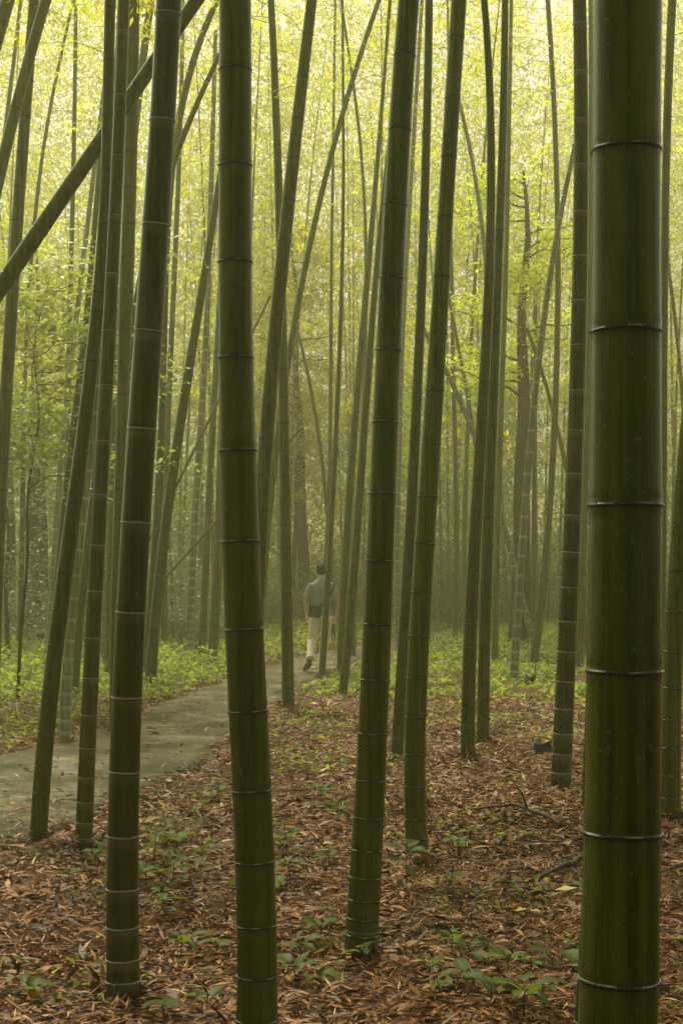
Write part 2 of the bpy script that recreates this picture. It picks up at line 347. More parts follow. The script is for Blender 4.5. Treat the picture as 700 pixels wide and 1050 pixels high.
def crown(name, seed, H=9.0, nb=44, per=64, spread=1.0, L0=.135, W0=.026, mat='leaf', zpow=1.0, bush=.16):
    r = np.random.default_rng(seed); V4, rn = [], []; tw = []
    for b in range(nb):
        z = H*(b+r.uniform(0, 1))/nb; az = r.uniform(0, 6.283); t = z/H
        Lb = spread*r.uniform(.7, 1.5)*(1.35-.75*t**1.5)*(.55+.9*min(1, t*3)); up = r.uniform(.25, .8)
        def pt(s, z=z, az=az, Lb=Lb, up=up):
            rad = Lb*s; return np.stack([np.cos(az)*rad, np.sin(az)*rad, z+Lb*(up*s-(.55+.35*up)*s*s)], -1)
        tw.append(pt(np.array([0, .35, .7, 1.0])))
        m = int(per*r.uniform(.5, 1.4)); ns = max(3, m//9)
        cs = r.uniform(.18, 1.02, ns); cen = pt(cs)+r.normal(0, bush, (ns, 3))*np.array([1, 1, .8])
        idx = r.integers(0, ns, m); P = cen[idx]+r.normal(0, .07, (m, 3))
        a2 = az+r.normal(0, 1.0, m); el = r.normal(-.55, .42, m)
        D = np.stack([np.cos(a2)*np.cos(el), np.sin(a2)*np.cos(el), np.sin(el)], 1)
        N = unit(np.stack([r.normal(0, .5, m), r.normal(0, .5, m), np.ones(m)], 1))
        L = L0*r.uniform(.6, 1.35, m); V4.append(leafquads(P, D, N, L, W0*r.uniform(.7, 1.3, m)*L/L0, .35))
        rn.append(np.clip(r.normal(.5, .2, m)+r.normal(0, .24), 0, 1))
    V4 = np.concatenate(V4); rn = np.concatenate(rn)
    mb = MB()
    for p in tw: mb.add(tube(p, [.008, .006, .004, .002], 3, False), 1)
    nV = len(V4)*4
    V = V4.reshape(-1, 3).tolist()+mb.V
    Fc = np.arange(nV).reshape(-1, 4).tolist()+[tuple(nV+i for i in f) for f in mb.F]
    return mesh_np(name, V, Fc, [M[mat], M['twig']], {'rnd': np.concatenate([np.repeat(rn, 4), np.full(len(mb.V), .5)])}, False, [0]*len(V4)+[1]*len(mb.F))
CROWN = [crown('bamboo_foliage', 100+k) for k in range(5)]
CROWN_FAR = [crown('bamboo_foliage', 200+k, 12.5, 58, 62, 1.05, .155, .035) for k in range(5)]

CROWN_THIN = [crown('bamboo_foliage', 400+k, 9.0, 26, 20) for k in range(3)]
def ring_mesh(mat):
    V, Fc = [], []; n, q = 40, 7
    prof = [(.985, -.055), (1.03, -.075), (1.062, -.035), (1.068, .012), (1.04, .045), (1.0, .05), (.97, 0)]
    for j in range(n):
        a = 2*math.pi*j/n; w = .012*math.sin(3*a+1)+.006*math.sin(7*a)
        for rr, zz in prof: V.append((rr*math.cos(a), rr*math.sin(a), zz+w))
    for j in range(n):
        for k in range(q): Fc.append((j*q+k, ((j+1) % n)*q+k, ((j+1) % n)*q+(k+1) % q, j*q+(k+1) % q))
    return mesh_np('node_ring', V, Fc, [mat, M['ring_glint']], None, True, [1 if k == 4 or (k == 3 and j % 7 < 3) else 0 for j in range(n) for k in range(q)])  # second slot is the painted glint, broken up round the ring
RING, RING_PALE = ring_mesh(M['ring']), ring_mesh(M['ring_pale'])

def stalk_mesh(P, rad, nodes, n, mat, ringmat=None, soft=False):
    """P(s): point at arc length s, rad(s), nodes: arc lengths. Rows are set round every node."""
    top = nodes[-1]; rows = []
    for k, s in enumerate(nodes):
        r = rad(s)
        nx = nodes[k+1] if k+1 < len(nodes) else s+r*4
        for ds, f, b, dk in ((-.95, 1.0, .0, 0), (-.45, 1.0, .55, 0), (-.13, 1.004, 1., .15), (-.05, 1.03, .9, 1), (.02, 1.035, .1, 1), (.10, 1.0, .0, .55), (.22, 1.022, 0, .1), (.5, 1.004, 0, 0)):
            rows.append((s+ds*r, f, b, dk))
        for t in (.35, .68): rows.append((s+r*.5+(nx-s-1.4*r)*t, .996, 0, 0))
    rows = sorted(x for x in rows if x[0] <= top+.5)
    V, Fc, bl, dk = [], [], [], []; side = Vector((1, 0, 0))
    for k, (s, f, b, d_) in enumerate(rows):
        p = P(s); d = (P(s+.02)-P(s-.02)).normalized(); sd = (side-d*side.dot(d)).normalized(); up = d.cross(sd)
        for j in range(n):
            a = 2*math.pi*j/n; V.append(tuple(p+(sd*math.cos(a)+up*math.sin(a))*rad(s)*f)); bl.append(b); dk.append(d_)
    m = len(rows)
    for k in range(m-1):
        for j in range(n): Fc.append((k*n+j, k*n+(j+1) % n, (k+1)*n+(j+1) % n, (k+1)*n+j))
    Fc.append(tuple((m-1)*n+j for j in range(n)))
    return mesh_np('stalk', V, Fc, [mat], {'bloom': bl, 'dark': dk})

def gap_list(s0, s1, scale, r):
    out, s = [], s0
    while s < s1:
        h = max(0, s); g = (.10+.27*(1-math.exp(-h/1.5)))*scale*r.uniform(.94, 1.06); s += g; out.append(s)
    return out
NCUL = [0]; BASES = []
def culm(label, D, pts, wid, mat='dark', nodes=None, gap=1.0, rings=True, crown_z=7.2, top=12.5, group='bamboo stalks of the grove', foliage=True, deg=3, name='bamboo_stalk'):
    """pts: pixels down the middle of the stalk (top first or last), wid: (y, width in pixels)"""
    NCUL[0] += 1; r = random.Random(NCUL[0])
    pts = sorted(pts, key=lambda p: p[1]); ys = np.array([p[1] for p in pts], float); xs = np.array([p[0] for p in pts], float)
    dg = min(deg, len(pts)-1); co = np.polyfit((ys-500)/500, xs, dg)
    y0, y1 = ys[0], ys[-1]
    def xpx(y):
        q = min(max(y, y0), y1); v = np.polyval(co, (q-500)/500)
        if y != q:
            sl = np.polyval(np.polyder(co), (q-500)/500)/500; v += sl*(y-q)
        return v
    wy = sorted(wid); wys = [a for a, b in wy]; wv = [b for a, b in wy]
    # metric polyline from the ground up
    zt = top; yb = HY+F*EYE/D; P3 = []
    for z in np.arange(-.12, zt+.01, .12):
        y = HY-(z-EYE)/D*F; P3.append(Vector(((xpx(y)-CX)/F*D, 0, z)))
    P3 = np.array([tuple(p) for p in P3])
    b_az = r.uniform(0, 6.28)                       # above the frame the stalk nods over a little
    k = np.clip((P3[:, 2]-max(6, EYE+HY/F*D))/8, 0, 1)**2
    P3[:, 0] += math.cos(b_az)*k*1.2; P3[:, 1] += math.sin(b_az)*k*1.2
    seg = np.linalg.norm(np.diff(P3, axis=0), axis=1); S = np.concatenate([[0], np.cumsum(seg)])
    base = Vector((P3[1, 0], D, 0)); base.z = float(hgt(np.array(base.x), np.array(base.y)))
    off = np.array([base.x, 0, base.z]); Q = P3-off
    def P(s):
        return Vector((np.interp(s, S, Q[:, 0]), np.interp(s, S, Q[:, 1]), np.interp(s, S, Q[:, 2])))
    def pix(s): return HY-(np.interp(s, S, P3[:, 2])-EYE)/D*F
    def rad(s):
        y = pix(s); w = np.interp(y, wys, wv)
        if y < wys[0]: w = wv[0]*(1-.55*min(1, (wys[0]-y)/(F/D*9)))
        return max(.006, w*D/F/2)
    if nodes:
        ns = sorted(float(np.interp(EYE-(y-HY)/F*D, P3[:, 2], S)) for y in nodes)
        lo = ns[0]; s = lo; g = max(.07, (ns[1]-ns[0])*.8)
        while s-g > .12: s -= g; ns.insert(0, s); g = max(.06, g*.82)
        g = ns[-1]-ns[-2]
        while ns[-1] < S[-1]-.5: ns.append(ns[-1]+g*r.uniform(.95, 1.04))
    else:
        ns = [.15]+gap_list(.15, S[-1]-.4, gap, r)
    wmax = max(wv); n = 40 if wmax > 28 else 28 if wmax > 14 else 16 if wmax > 7 else 10
    if D < 22: BASES.append((base.x, D, wid[-1][1]*D/F/2))
    e = empty(name, base, label, 'bamboo', group)
    me = stalk_mesh(P, rad, ns, n, M[mat]); st = link('stalk', me, e)
    if rings and wmax >= 8:
        rm = RING_PALE if mat in ('pale', 'brown') else RING
        for s in ns:
            y = pix(s); x = xpx(y)
            if not (-25 < y < 1080 and -30 < x < 730): continue
            d = (P(s+.03)-P(s-.03)).normalized(); o = link('node_ring', rm, e, P(s))
            o.rotation_mode = 'QUATERNION'; o.rotation_quaternion = Vector((0, 0, 1)).rotation_difference(d) @ Quaternion((0, 0, 1), r.uniform(0, 6.28))
            rr = rad(s); o.scale = (rr, rr, rr*.85*max(1, 9/max(wmax, 9)*.9))
    if foliage:
        if D > 20: crown_z = max(crown_z, min(top-2.5, 9.5))
        s = float(np.interp(crown_z, P3[:, 2], S)); d = (P(min(S[-1]-.1, s+3))-P(s)).normalized()
        o = link('foliage', CROWN_THIN[NCUL[0] % 3] if D > 16.5 else CROWN[NCUL[0] % len(CROWN)], e, P(s)); o.rotation_mode = 'QUATERNION'
        o.rotation_quaternion = Vector((0, 0, 1)).rotation_difference(d) @ Quaternion((0, 0, 1), r.uniform(0, 6.28))
        sc = r.uniform(.9, 1.1)*max(.75, (top-crown_z)/9+.12); o.scale = (sc, sc, (S[-1]-s+.3)/9)
    return e

# foreground
culm('thickest dark green bamboo stalk, close on the right and cut by both picture edges', 3.0,
     [(643, 0), (642, 155), (641, 340), (641, 518), (640, 600), (639, 688), (638, 853), (635, 950), (633, 1050)], [(0, 70), (155, 69), (340, 71), (518, 74), (688, 76), (853, 78), (1050, 81)],
     nodes=[-20, 155, 340, 518, 688, 853, 1003], top=10)
culm('dark bamboo stalk nearly all hidden behind the thickest stalk, a sliver at its lower left', 4.9,
     [(600, 1050), (606, 920), (613, 800), (622, 600), (630, 300), (638, 0)], [(0, 18), (1050, 22)], 'brown', top=11)
culm('second thickest green bamboo stalk, left of centre, bottom end just below the picture', 5.25,
     [(241, 0), (241, 170), (241, 340), (245, 462), (246.5, 555), (250, 645), (254, 729), (258, 810), (262, 900), (264, 1000), (263, 1050)],
     [(0, 33), (170, 34), (340, 35), (462, 38), (555, 39), (730, 40), (1000, 41), (1050, 43)], nodes=[-30, 72, 170, 269, 367, 462, 555, 645, 729, 810, 883, 948, 1000, 1045], deg=4)
culm('dark weathered bamboo stalk with chalky white rings, its foot in the left foreground litter', 5.87,
     [(174, 0), (172, 15), (166, 124), (160, 231), (154, 340), (145, 440), (139, 536), (134, 628), (130, 715), (128, 791), (127, 857), (126, 911), (126, 1000)],
     [(0, 26), (124, 26), (231, 28), (340, 29), (540, 30), (628, 30), (857, 32), (1000, 34), (1015, 37)], 'brown', nodes=[15, 124, 231, 340, 440, 536, 628, 715, 791, 857, 911, 950, 983, 1005])
culm('glossy green bamboo stalk in the middle, rooted in open litter at the bottom centre', 6.6,
     [(418, 0), (416, 57), (409, 133), (406, 210), (401, 285), (397, 359), (395, 433), (392, 506), (389, 575), (388, 640), (384, 697), (382, 752), (380, 800), (378, 838), (375, 871), (372, 922), (371, 968)],
     [(0, 22), (285, 25), (450, 27), (640, 29), (800, 31), (968, 34)], nodes=[57, 133, 210, 285, 359, 433, 506, 575, 640, 697, 752, 800, 838, 871, 899, 922, 941, 958], deg=4)
culm('green bamboo stalk curving at its foot, a leafy seedling standing against its base', 8.85,
     [(470, 0), (468, 39), (464, 101), (459, 161), (456, 223), (453, 284), (450, 342), (445, 400), (441, 455), (438, 509), (435, 557), (432, 607), (430, 652), (428, 695), (425.5, 735), (425, 773), (425, 806), (425.5, 839), (428, 873)],
     [(0, 16), (200, 16), (455, 20), (700, 22), (850, 22), (873, 25)], nodes=[39, 101, 161, 223, 284, 342, 400, 455, 509, 557, 607, 652, 695, 735, 773, 806, 839, 860], deg=5)
culm('slim dark bamboo stalk close behind the left of the stalk with the curved foot', 13.5,
     [(440, 0), (438, 80), (436, 175), (430, 345), (427, 400), (425, 475), (420, 550), (415, 630), (411, 695), (407, 775)], [(0, 8), (345, 10), (600, 12), (775, 13)], gap=.95)
culm('left bamboo stalk of the close pair right of centre', 13.5,
     [(497, 0), (500, 75), (501.5, 200), (500, 345), (499, 360), (492, 450), (486, 560), (481, 650), (480, 775)], [(0, 7), (200, 9), (450, 12), (775, 15)], gap=.9)
culm('right bamboo stalk of the close pair right of centre, green moss at its foot', 14.5,
     [(518, 0), (515, 100), (512, 225), (509, 345), (506, 375), (501, 500), (497, 630), (495.5, 695), (495, 762)], [(0, 7), (225, 9), (500, 12), (762, 13)], gap=.9)
culm('sturdy dark bamboo stalk left of the thickest one, foot at a dark patch of litter', 11.2,
     [(594, 0), (595, 100), (594, 200), (594, 300), (593, 360), (590, 450), (585, 550), (581, 650), (580, 695), (577, 725), (574.5, 812)], [(0, 14), (300, 16), (450, 17), (650, 19), (812, 21)], 'brown', gap=.95)
culm('bamboo stalk half hidden behind the left edge of the thickest stalk, a thin strip', 10.2,
     [(603, 830), (607, 735), (612, 600), (620, 300), (626, 0)], [(0, 12), (830, 16)])
culm('pale slim bamboo stalk peeping out right of the sturdy dark stalk', 26,
     [(605, 0), (605, 200), (603, 380), (600, 460), (598, 560), (595, 640), (594, 685)], [(0, 5), (460, 7), (685, 9)], 'mid')
culm('thin bamboo stalk with pale waxy rings along the right side of the thickest stalk', 17,
     [(689, 0), (687, 25), (684, 100), (681, 250), (680, 375), (679, 500), (677, 640), (675, 735)], [(0, 9), (375, 8), (735, 10)], 'mid')
culm('dark bamboo stalk leaning in from the right picture edge', 9.87,
     [(706, 440), (700, 500), (695, 575), (691, 640), (689, 700), (687, 760), (687, 843)], [(440, 18), (600, 19), (843, 21)], deg=3)
culm('pale leaning bamboo stalk in front of the grey tree trunk right of centre', 23.3,
     [(582, 182), (570, 240), (562, 300), (555, 345), (551, 380), (543, 444), (538, 524), (534, 590), (530, 633), (526, 696)], [(182, 5), (300, 6), (524, 8), (696, 9)], 'pale', foliage=False, top=8.3)
culm('slender green bamboo stalk bowed to the right, right of the pale leaning one', 27.7,
     [(561, 0), (566, 75), (570, 175), (571, 300), (571, 380), (567, 444), (563, 524), (557, 594), (551, 646), (547, 680)], [(0, 5), (300, 6), (524, 7), (680, 9)], 'mid', deg=4)
culm('bamboo stalk with a mossy foot beside the path, left of the walking man', 17.8,
     [(278, 0), (283, 125), (287, 250), (290, 350), (291.5, 430), (292, 500), (293, 600), (296, 730)], [(0, 7), (350, 10), (600, 11.5), (730, 13)], gap=.9)
culm('dark bamboo stalk leaning left and vanishing behind the second thickest stalk', 13.4,
     [(320, 0), (310, 80), (302, 135), (299, 182), (294, 230), (290, 275), (284, 340), (280, 360), (276, 405), (272, 447), (269, 490), (266, 565), (262, 660), (258, 776)], [(0, 11), (230, 14), (405, 15), (776, 18)], gap=1.0)
culm('thin bamboo pole slanting down leftwards behind the dark leaning stalk', 24,
     [(387, 5), (367, 65), (350, 115), (330, 200), (310, 290), (300, 345), (295, 380), (284, 435), (277, 517), (272, 572), (264, 695)], [(0, 5), (345, 6.5), (695, 8)], 'mid')
culm('thin bamboo stalk standing across the back of the walking man', 24.0,
     [(352, 130), (351, 250), (348, 350), (346, 431), (340, 517), (337, 579), (334, 628), (332, 660), (330, 693)], [(130, 3), (350, 4.5), (560, 6), (693, 7)], 'mid')
culm('right one of the two slim bamboo stalks just right of the walking man', 20,
     [(395, 178), (394, 200), (385, 286), (380, 345), (378, 380), (370, 483), (364, 572), (361, 611), (356, 663), (351, 714)], [(178, 5), (345, 7), (572, 8.5), (714, 9)], 'mid')
culm('left one of the two slim bamboo stalks just right of the walking man', 24.5,
     [(392, 105), (382, 210), (377, 286), (370, 365), (368, 380), (361, 466), (356, 545), (353, 579), (350, 663), (349, 692)], [(105, 4), (286, 6.5), (466, 8), (692, 8)], 'mid')
# left cluster
culm('dark bamboo stalk, right one of the upright twins at the upper left', 15.6,
     [(137, 0), (136, 110), (134, 165), (132, 217), (130, 270), (130, 321), (127, 372), (125, 422), (123, 470), (122, 517), (121, 561), (119, 660), (118, 750)], [(0, 12), (300, 15), (470, 10), (750, 12)])
culm('waxy ringed bamboo stalk, left one of the upright twins, footed at the path edge', 8.85,
     [(128, 0), (125, 32), (123, 98), (122, 160), (118, 221), (115, 281), (112, 339), (110, 395), (105, 452), (104, 507), (100, 559), (98, 606), (96, 654), (93, 695), (91, 733), (86, 872)], [(0, 12), (160, 13), (452, 15), (654, 16), (872, 18)], 'brown',
     nodes=[32, 98, 160, 221, 281, 339, 395, 452, 507, 559, 606, 654, 695, 733, 767, 797, 822, 843, 859])
culm('dark leaning bamboo stalk at the path edge, the leftmost foot in the foreground', 9.1,
     [(111, 160), (107, 227), (103, 262), (99, 310), (96, 370), (90, 417), (85, 463), (77, 506), (72, 547), (67, 587), (64, 625), (57, 661), (51, 707), (47, 750), (40, 865)], [(160, 12), (370, 14), (661, 17), (865, 18)],
     nodes=[175, 230, 300, 320, 370, 417, 463, 506, 547, 587, 625, 661, 707, 750, 785, 812, 835, 851])
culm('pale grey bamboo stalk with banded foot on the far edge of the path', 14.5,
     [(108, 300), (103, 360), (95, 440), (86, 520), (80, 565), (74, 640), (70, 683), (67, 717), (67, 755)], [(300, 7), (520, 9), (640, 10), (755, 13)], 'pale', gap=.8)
culm('hazy slim bamboo stalk just left of the dark leaning stalk at the left', 20,
     [(92, 286), (87, 354), (82, 400), (77, 420), (70, 486), (65, 537), (60, 620), (56, 700)], [(286, 6), (486, 9), (700, 10)], 'mid')
culm('misty dark bamboo stalk between the two path edge stalks at the left', 20,
     [(103, 420), (97, 490), (93, 537), (88, 590), (82, 631), (78, 683), (77, 714)], [(420, 7), (540, 8), (714, 9)], 'mid')
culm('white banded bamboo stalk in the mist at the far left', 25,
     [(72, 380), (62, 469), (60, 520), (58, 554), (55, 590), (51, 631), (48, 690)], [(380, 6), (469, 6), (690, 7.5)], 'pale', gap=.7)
culm('pale hazy bamboo stalk just left of the white ringed foreground stalk', 24,
     [(156, 0), (146, 58), (137, 140), (128, 270), (120, 400), (116, 469), (114, 537), (113, 640), (112, 692)], [(0, 8), (270, 8), (692, 9)], 'mid')
culm('thin white ringed bamboo stalk behind the waxy twin', 25,
     [(113, 420), (110, 560), (109, 580), (106, 690)], [(420, 5), (690, 6)], 'pale', gap=.7, deg=1)
culm('slender bamboo stalk footed at the left path verge, bowing to the right', 20.5,
     [(232, 130), (228, 170), (219, 227), (209, 286), (199, 347), (190, 400), (182, 451), (175, 503), (168, 554), (161, 631), (156, 683), (153, 712)], [(130, 5), (227, 7), (400, 10), (631, 11), (712, 12)], 'dark')
culm('pale green bamboo stalk arching right behind the white ringed foreground stalk', 22,
     [(222, 0), (206, 45), (192, 89), (182, 120), (175, 190), (171, 260), (168, 354), (165, 469), (157, 592), (153, 649), (150, 700)], [(0, 6.5), (120, 7.5), (354, 7), (649, 10)], 'mid', deg=4)
culm('thin bamboo pole curving behind the white ringed stalk, upper end by the second thickest', 20,
     [(225, 53), (209, 93), (195, 127), (182, 165), (165, 200), (150, 240), (141, 300), (133, 420), (128, 560), (125, 712)], [(53, 5), (165, 6.5), (712, 8)], 'mid', deg=4)
culm('misty upright bamboo stalk left of the second thickest stalk', 28,
     [(226, 300), (219, 421), (216, 486), (212, 554), (209, 634), (207, 678)], [(300, 6), (486, 7), (678, 8)], 'mid')
culm('hazy bamboo stalk touching the left side of the second thickest stalk, by the path', 27,
     [(232, 350), (226, 500), (223, 580), (221, 631), (217, 680)], [(350, 8), (680, 10)], 'mid')
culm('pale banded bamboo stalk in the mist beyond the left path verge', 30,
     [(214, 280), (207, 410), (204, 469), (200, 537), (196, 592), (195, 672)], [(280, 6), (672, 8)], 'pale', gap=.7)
culm('dark upright bamboo stalk running along the left picture edge', 15.6,
     [(36, 0), (31, 51), (27, 96), (24, 154), (20, 200), (17, 234), (14, 313), (9, 365), (7, 400), (4, 420), (0, 537), (-8, 750)], [(0, 11), (313, 13), (750, 14)])
culm('leaning bamboo stalk crossing the upright one at the upper left edge', 14,
     [(48, 0), (34, 45), (21, 89), (9, 144), (0, 182), (-30, 330), (-70, 769)], [(0, 11), (180, 12), (769, 14)], 'mid')
culm('short stretch of leaning bamboo stalk cut by the upper left corner', 15,
     [(14, -20), (8, 5), (-5, 45), (-60, 300), (-90, 756)], [(0, 14), (756, 15)], 'mid')
culm('fallen bamboo pole leaning diagonally across the upper left', 9.5,
     [(206, 0), (151, 72), (113, 127), (86, 165), (64, 200), (38, 241), (17, 272), (-3, 303), (-140, 505), (-380, 852)], [(0, 14), (127, 15), (250, 17), (852, 20)], 'mid', foliage=False, top=7.5, deg=2, group='leaning bamboo poles')
# thin ones farther off
thin = [
 ('thin pale bamboo pole slanting behind the curved foot stalk at right of centre', 30, [(440, 350), (458, 380), (471, 411), (486, 447), (515, 538), (527, 576), (545, 655)], [(350, 5), (650, 6)], 'pale'),
 ('pale thin bamboo stalk meeting the close pair from the upper left', 30, [(474, 123), (485, 165), (490, 200), (495, 241), (500, 330), (505, 470), (507, 673)], [(123, 4), (673, 6)], 'pale'),
 ('faint bamboo stalk left of the close pair', 34, [(455, 280), (464, 327), (476, 392), (482, 419), (486, 450), (495, 663)], [(280, 3.5), (663, 5)], 'mid'),
 ('faint upright bamboo stalk in the mist between the curved foot stalk and the close pair', 35, [(463, 300), (464, 393), (467, 457), (467, 524), (467, 594), (466, 661)], [(300, 4), (661, 5.5)], 'mid'),
 ('bamboo stalk hugging the right side of the close pair', 27.7, [(520, 200), (517, 303), (515, 380), (512, 457), (509, 556), (507, 680)], [(200, 5), (680, 7.5)], 'mid'),
 ('thin dark bamboo pole slanting right behind the bowed stalk', 30, [(545, 350), (554, 380), (563, 406), (572, 444), (580, 478), (592, 560), (602, 673)], [(350, 4), (673, 5)], 'mid'),
 ('faint bamboo stalk right of the pale leaning stalk', 36, [(549, 300), (548, 430), (547, 530), (546, 659)], [(300, 4), (659, 5)], 'mid'),
 ('thin pale bamboo pole leaning at the right picture edge', 25, [(681, 250), (688, 300), (694, 345), (698, 400), (704, 480), (712, 690)], [(250, 3.5), (690, 5)], 'pale'),
 ('thin slanting bamboo stalk in the mist above the walking man', 34, [(305, 340), (317, 390), (327, 449), (332, 493), (338, 560), (342, 663)], [(340, 3), (663, 5)], 'mid'),
 ('faint bamboo stalk above the head of the walking man', 33, [(340, 250), (339, 380), (338, 480), (335, 560), (327, 666)], [(250, 3.5), (666, 5)], 'mid'),
 ('faint bamboo stalk at the right side of the middle stalk', 31, [(420, 200), (415, 300), (409, 420), (407, 517), (408, 568), (409, 670)], [(200, 5), (670, 7)], 'pale'),
 ('thin bamboo stalk joining the slim pair right of the man from the left', 30, [(362, 90), (368, 130), (373, 192), (375, 250), (374, 330), (371, 430), (366, 560), (362, 673)], [(90, 3), (673, 5)], 'mid'),
 ('thin hazy bamboo stalk left of the fallen pole at the upper left', 30, [(60, 69), (48, 137), (38, 199), (34, 240), (29, 330), (24, 450), (20, 673)], [(69, 3.5), (673, 6)], 'mid'),
 ('pale hazy bamboo stalk above the fallen pole at the upper left', 28, [(78, 0), (77, 69), (76, 171), (74, 240), (72, 303), (70, 389), (69, 480), (68, 679)], [(0, 4), (679, 7)], 'mid'),
 ('faint thin bamboo stalk at the far upper left corner', 28, [(24, -20), (21, 0), (14, 70), (7, 120), (-5, 220), (-25, 679)], [(0, 4), (679, 7)], 'mid'),
 ('faint bamboo stalk right of the white ringed stalk at the upper left', 31, [(187, 40), (185, 120), (182, 217), (180, 269), (176, 337), (173, 392), (171, 500), (169, 670)], [(40, 4.5), (670, 7)], 'mid'),
]
for lab, D, p, w, m in thin:
    bare = 'slant' in lab or 'leaning' in lab or 'left of the close pair' in lab or 'meeting' in lab
    culm(lab, D, p, w, m, rings=False, crown_z=7.0, foliage=not bare, top=EYE-(min(q[1] for q in p)-25-HY)/F*D if bare else 15, gap=.9, group='slim bamboo stalks in the mist')
for lab, pa, pb, D, w in (('thin dead bamboo pole slanting low beside the path, upper of two', (232, 395), (180, 500), 26, 3.2), ('thin dead bamboo pole slanting low beside the path, lower of two', (240, 515), (170, 592), 27, 3.0)):
    a, b = at(*pa, D), at(*pb, D); d = (b-a).normalized(); foot = b+d*((b.z+.02)/-d.z); tp = a-d*1.6
    e = empty('dead_pole', foot, lab, 'bamboo pole', 'leaning bamboo poles')
    rr = w*D/F/2; L = (tp-foot).length
    ns = [.1]+gap_list(.1, L, .8, random.Random(5))
    link('stalk', stalk_mesh(lambda s, q=(tp-foot).normalized(): q*s, lambda s, rr=rr: rr*(1-.04*s), ns, 8, M['mid']), e)

litter()
# the background grove: copies of a few templates, each with stalk and foliage
def template(seed, mat):
    r = random.Random(seed); H = 16.5; az = r.uniform(0, 6.28); bend = r.uniform(.2, 1.1)
    def P(s): k = (s/H)**2.2*bend; return Vector((math.cos(az)*k, math.sin(az)*k, s))
    rad0 = r.uniform(.048, .062)
    def rad(s): return rad0*max(.15, 1-.85*(s/H)**1.3)
    return stalk_mesh(P, rad, [.12]+gap_list(.12, H-.4, 1.1, r), 9, M[mat])
TPL = [template(k, m) for k, m in enumerate(('mid', 'mid', 'dark', 'pale', 'mid', 'mid'))]
placed = []
def grove(n, y0, y1, label, group, side):
    r = random.Random(y0*13+n); k = 0; tries = 0
    while k < n and tries < 8000:
        tries += 1
        Y = (r.uniform(y0**1.6, y1**1.6))**(1/1.6); X = r.uniform(-1, 1)*(.25*Y+2.2)
        px = CX+X/Y*F
        if not side(px): continue
        if on_path(np.array(X), np.array(Y), .3): continue
        if any((X-a)**2+(Y-b)**2 < .8 for a, b in placed): continue
        if abs(px-325) < 24: continue
        placed.append((X, Y)); k += 1
        e = empty('bamboo_stalk', (X, Y, float(hgt(np.array(X), np.array(Y)))), label, 'bamboo', group)
        e.rotation_euler = (r.gauss(0, .02), r.gauss(0, .022), r.uniform(0, 6.28)); s = r.uniform(.85, 1.12); e.scale = (s, s, s)
        link('stalk', TPL[r.randrange(len(TPL))], e)
        f = link('foliage', CROWN_FAR[r.randrange(5)], e, (0, 0, r.uniform(3.2, 5.8))); f.rotation_euler = (0, 0, r.uniform(0, 6.28))
grove(32, 37, 64, 'slender bamboo stalk fading into the mist left of the path', 'misty background bamboo left of the path', lambda p: p < 230)
grove(32, 38, 64, 'slender bamboo stalk fading into the mist behind the middle of the grove', 'misty background bamboo in the middle', lambda p: 230 <= p < 470)
grove(32, 38, 64, 'slender bamboo stalk fading into the mist behind the right of the grove', 'misty background bamboo on the right', lambda p: p >= 470)

# ------------------------------------------------------------------ broadleaf trees, shrubs
def tree_parts(seed, H, r0, cz, nl, L0, mat, spread=2.6, lean=(0, 0), flat=.5, nlimb=13):
    r = random.Random(seed); q = np.random.default_rng(seed); mb = MB()
    n = 14; pts = [Vector((lean[0]*(k/n)+.08*math.sin(k*1.3+seed)*k/n, lean[1]*(k/n)+.08*math.cos(k*.9+seed)*k/n, H*k/n)) for k in range(n+1)]
    rad = [r0*((1.35 if k == 0 else 1.0)-.86*(k/n)**1.1)*(1+.05*math.sin(k*2+seed)) if k else r0*1.3 for k in range(n+1)]
    mb.add(tube(pts, rad, 14))
    limbs = mb; cl = []
    for k in range(nlimb):
        t = cz/H+(.985-cz/H)*(k+r.uniform(.2, .8))/nlimb; i = t*n; p0 = pts[int(i)].lerp(pts[min(n, int(i)+1)], i-int(i)); az = r.uniform(0, 6.28); Lb = spread*r.uniform(.5, 1.1)*(1.25-.6*t)
        path = [p0+Vector((math.cos(az)*Lb*s, math.sin(az)*Lb*s, Lb*(.45*s-.25*s*s)+.06*math.sin(9*s+k))) for s in (0, .2, .4, .6, .8, 1)]
        limbs.add(tube(path, [r0*.17*(1-.8*s)*(1.1-.6*t)+.004 for s in (0, .2, .4, .6, .8, 1)], 6))
        for s in range(2, 6):
            for _ in range(3): cl.append(path[s]+Vector((r.gauss(0, .32), r.gauss(0, .32), r.gauss(.02, .18))))
    cl = np.array([tuple(c) for c in cl]); idx = q.integers(0, len(cl), nl)
    P = cl[idx]+q.normal(0, 1, (nl, 3))*np.array([.26, .26, .26*flat]); az = q.uniform(0, 6.283, nl); el = q.normal(-.2, .35, nl)
    D = np.stack([np.cos(az)*np.cos(el), np.sin(az)*np.cos(el), np.sin(el)], 1); N = unit(np.stack([q.normal(0, .45, nl), q.normal(0, .45, nl), np.ones(nl)], 1))
    L = L0*q.uniform(.6, 1.4, nl)
    return mb.mesh('trunk', [M['bark']]), quads_mesh('crown', leafquads(P, D, N, L, L*q.uniform(.35, .5, nl), .45), np.clip(q.normal(.5, .2, nl), 0, 1), [M[mat]])
def tree(name, parts, loc, label, cat, rz=0, s=1, group=None):
    e = empty(name, loc, label, cat, group); e.rotation_euler = (0, 0, rz); e.scale = (s, s, s)
    link('trunk', parts[0], e); link('crown', parts[1], e); return e
T1 = tree_parts(11, 13, .29, 6.6, 9000, .15, 'leaf_far', 2.9, (.15, 0), .6, 18); T2 = tree_parts(12, 12.5, .21, 6.2, 8000, .15, 'leaf_far', 2.8, (-.4, 0), .6, 18)
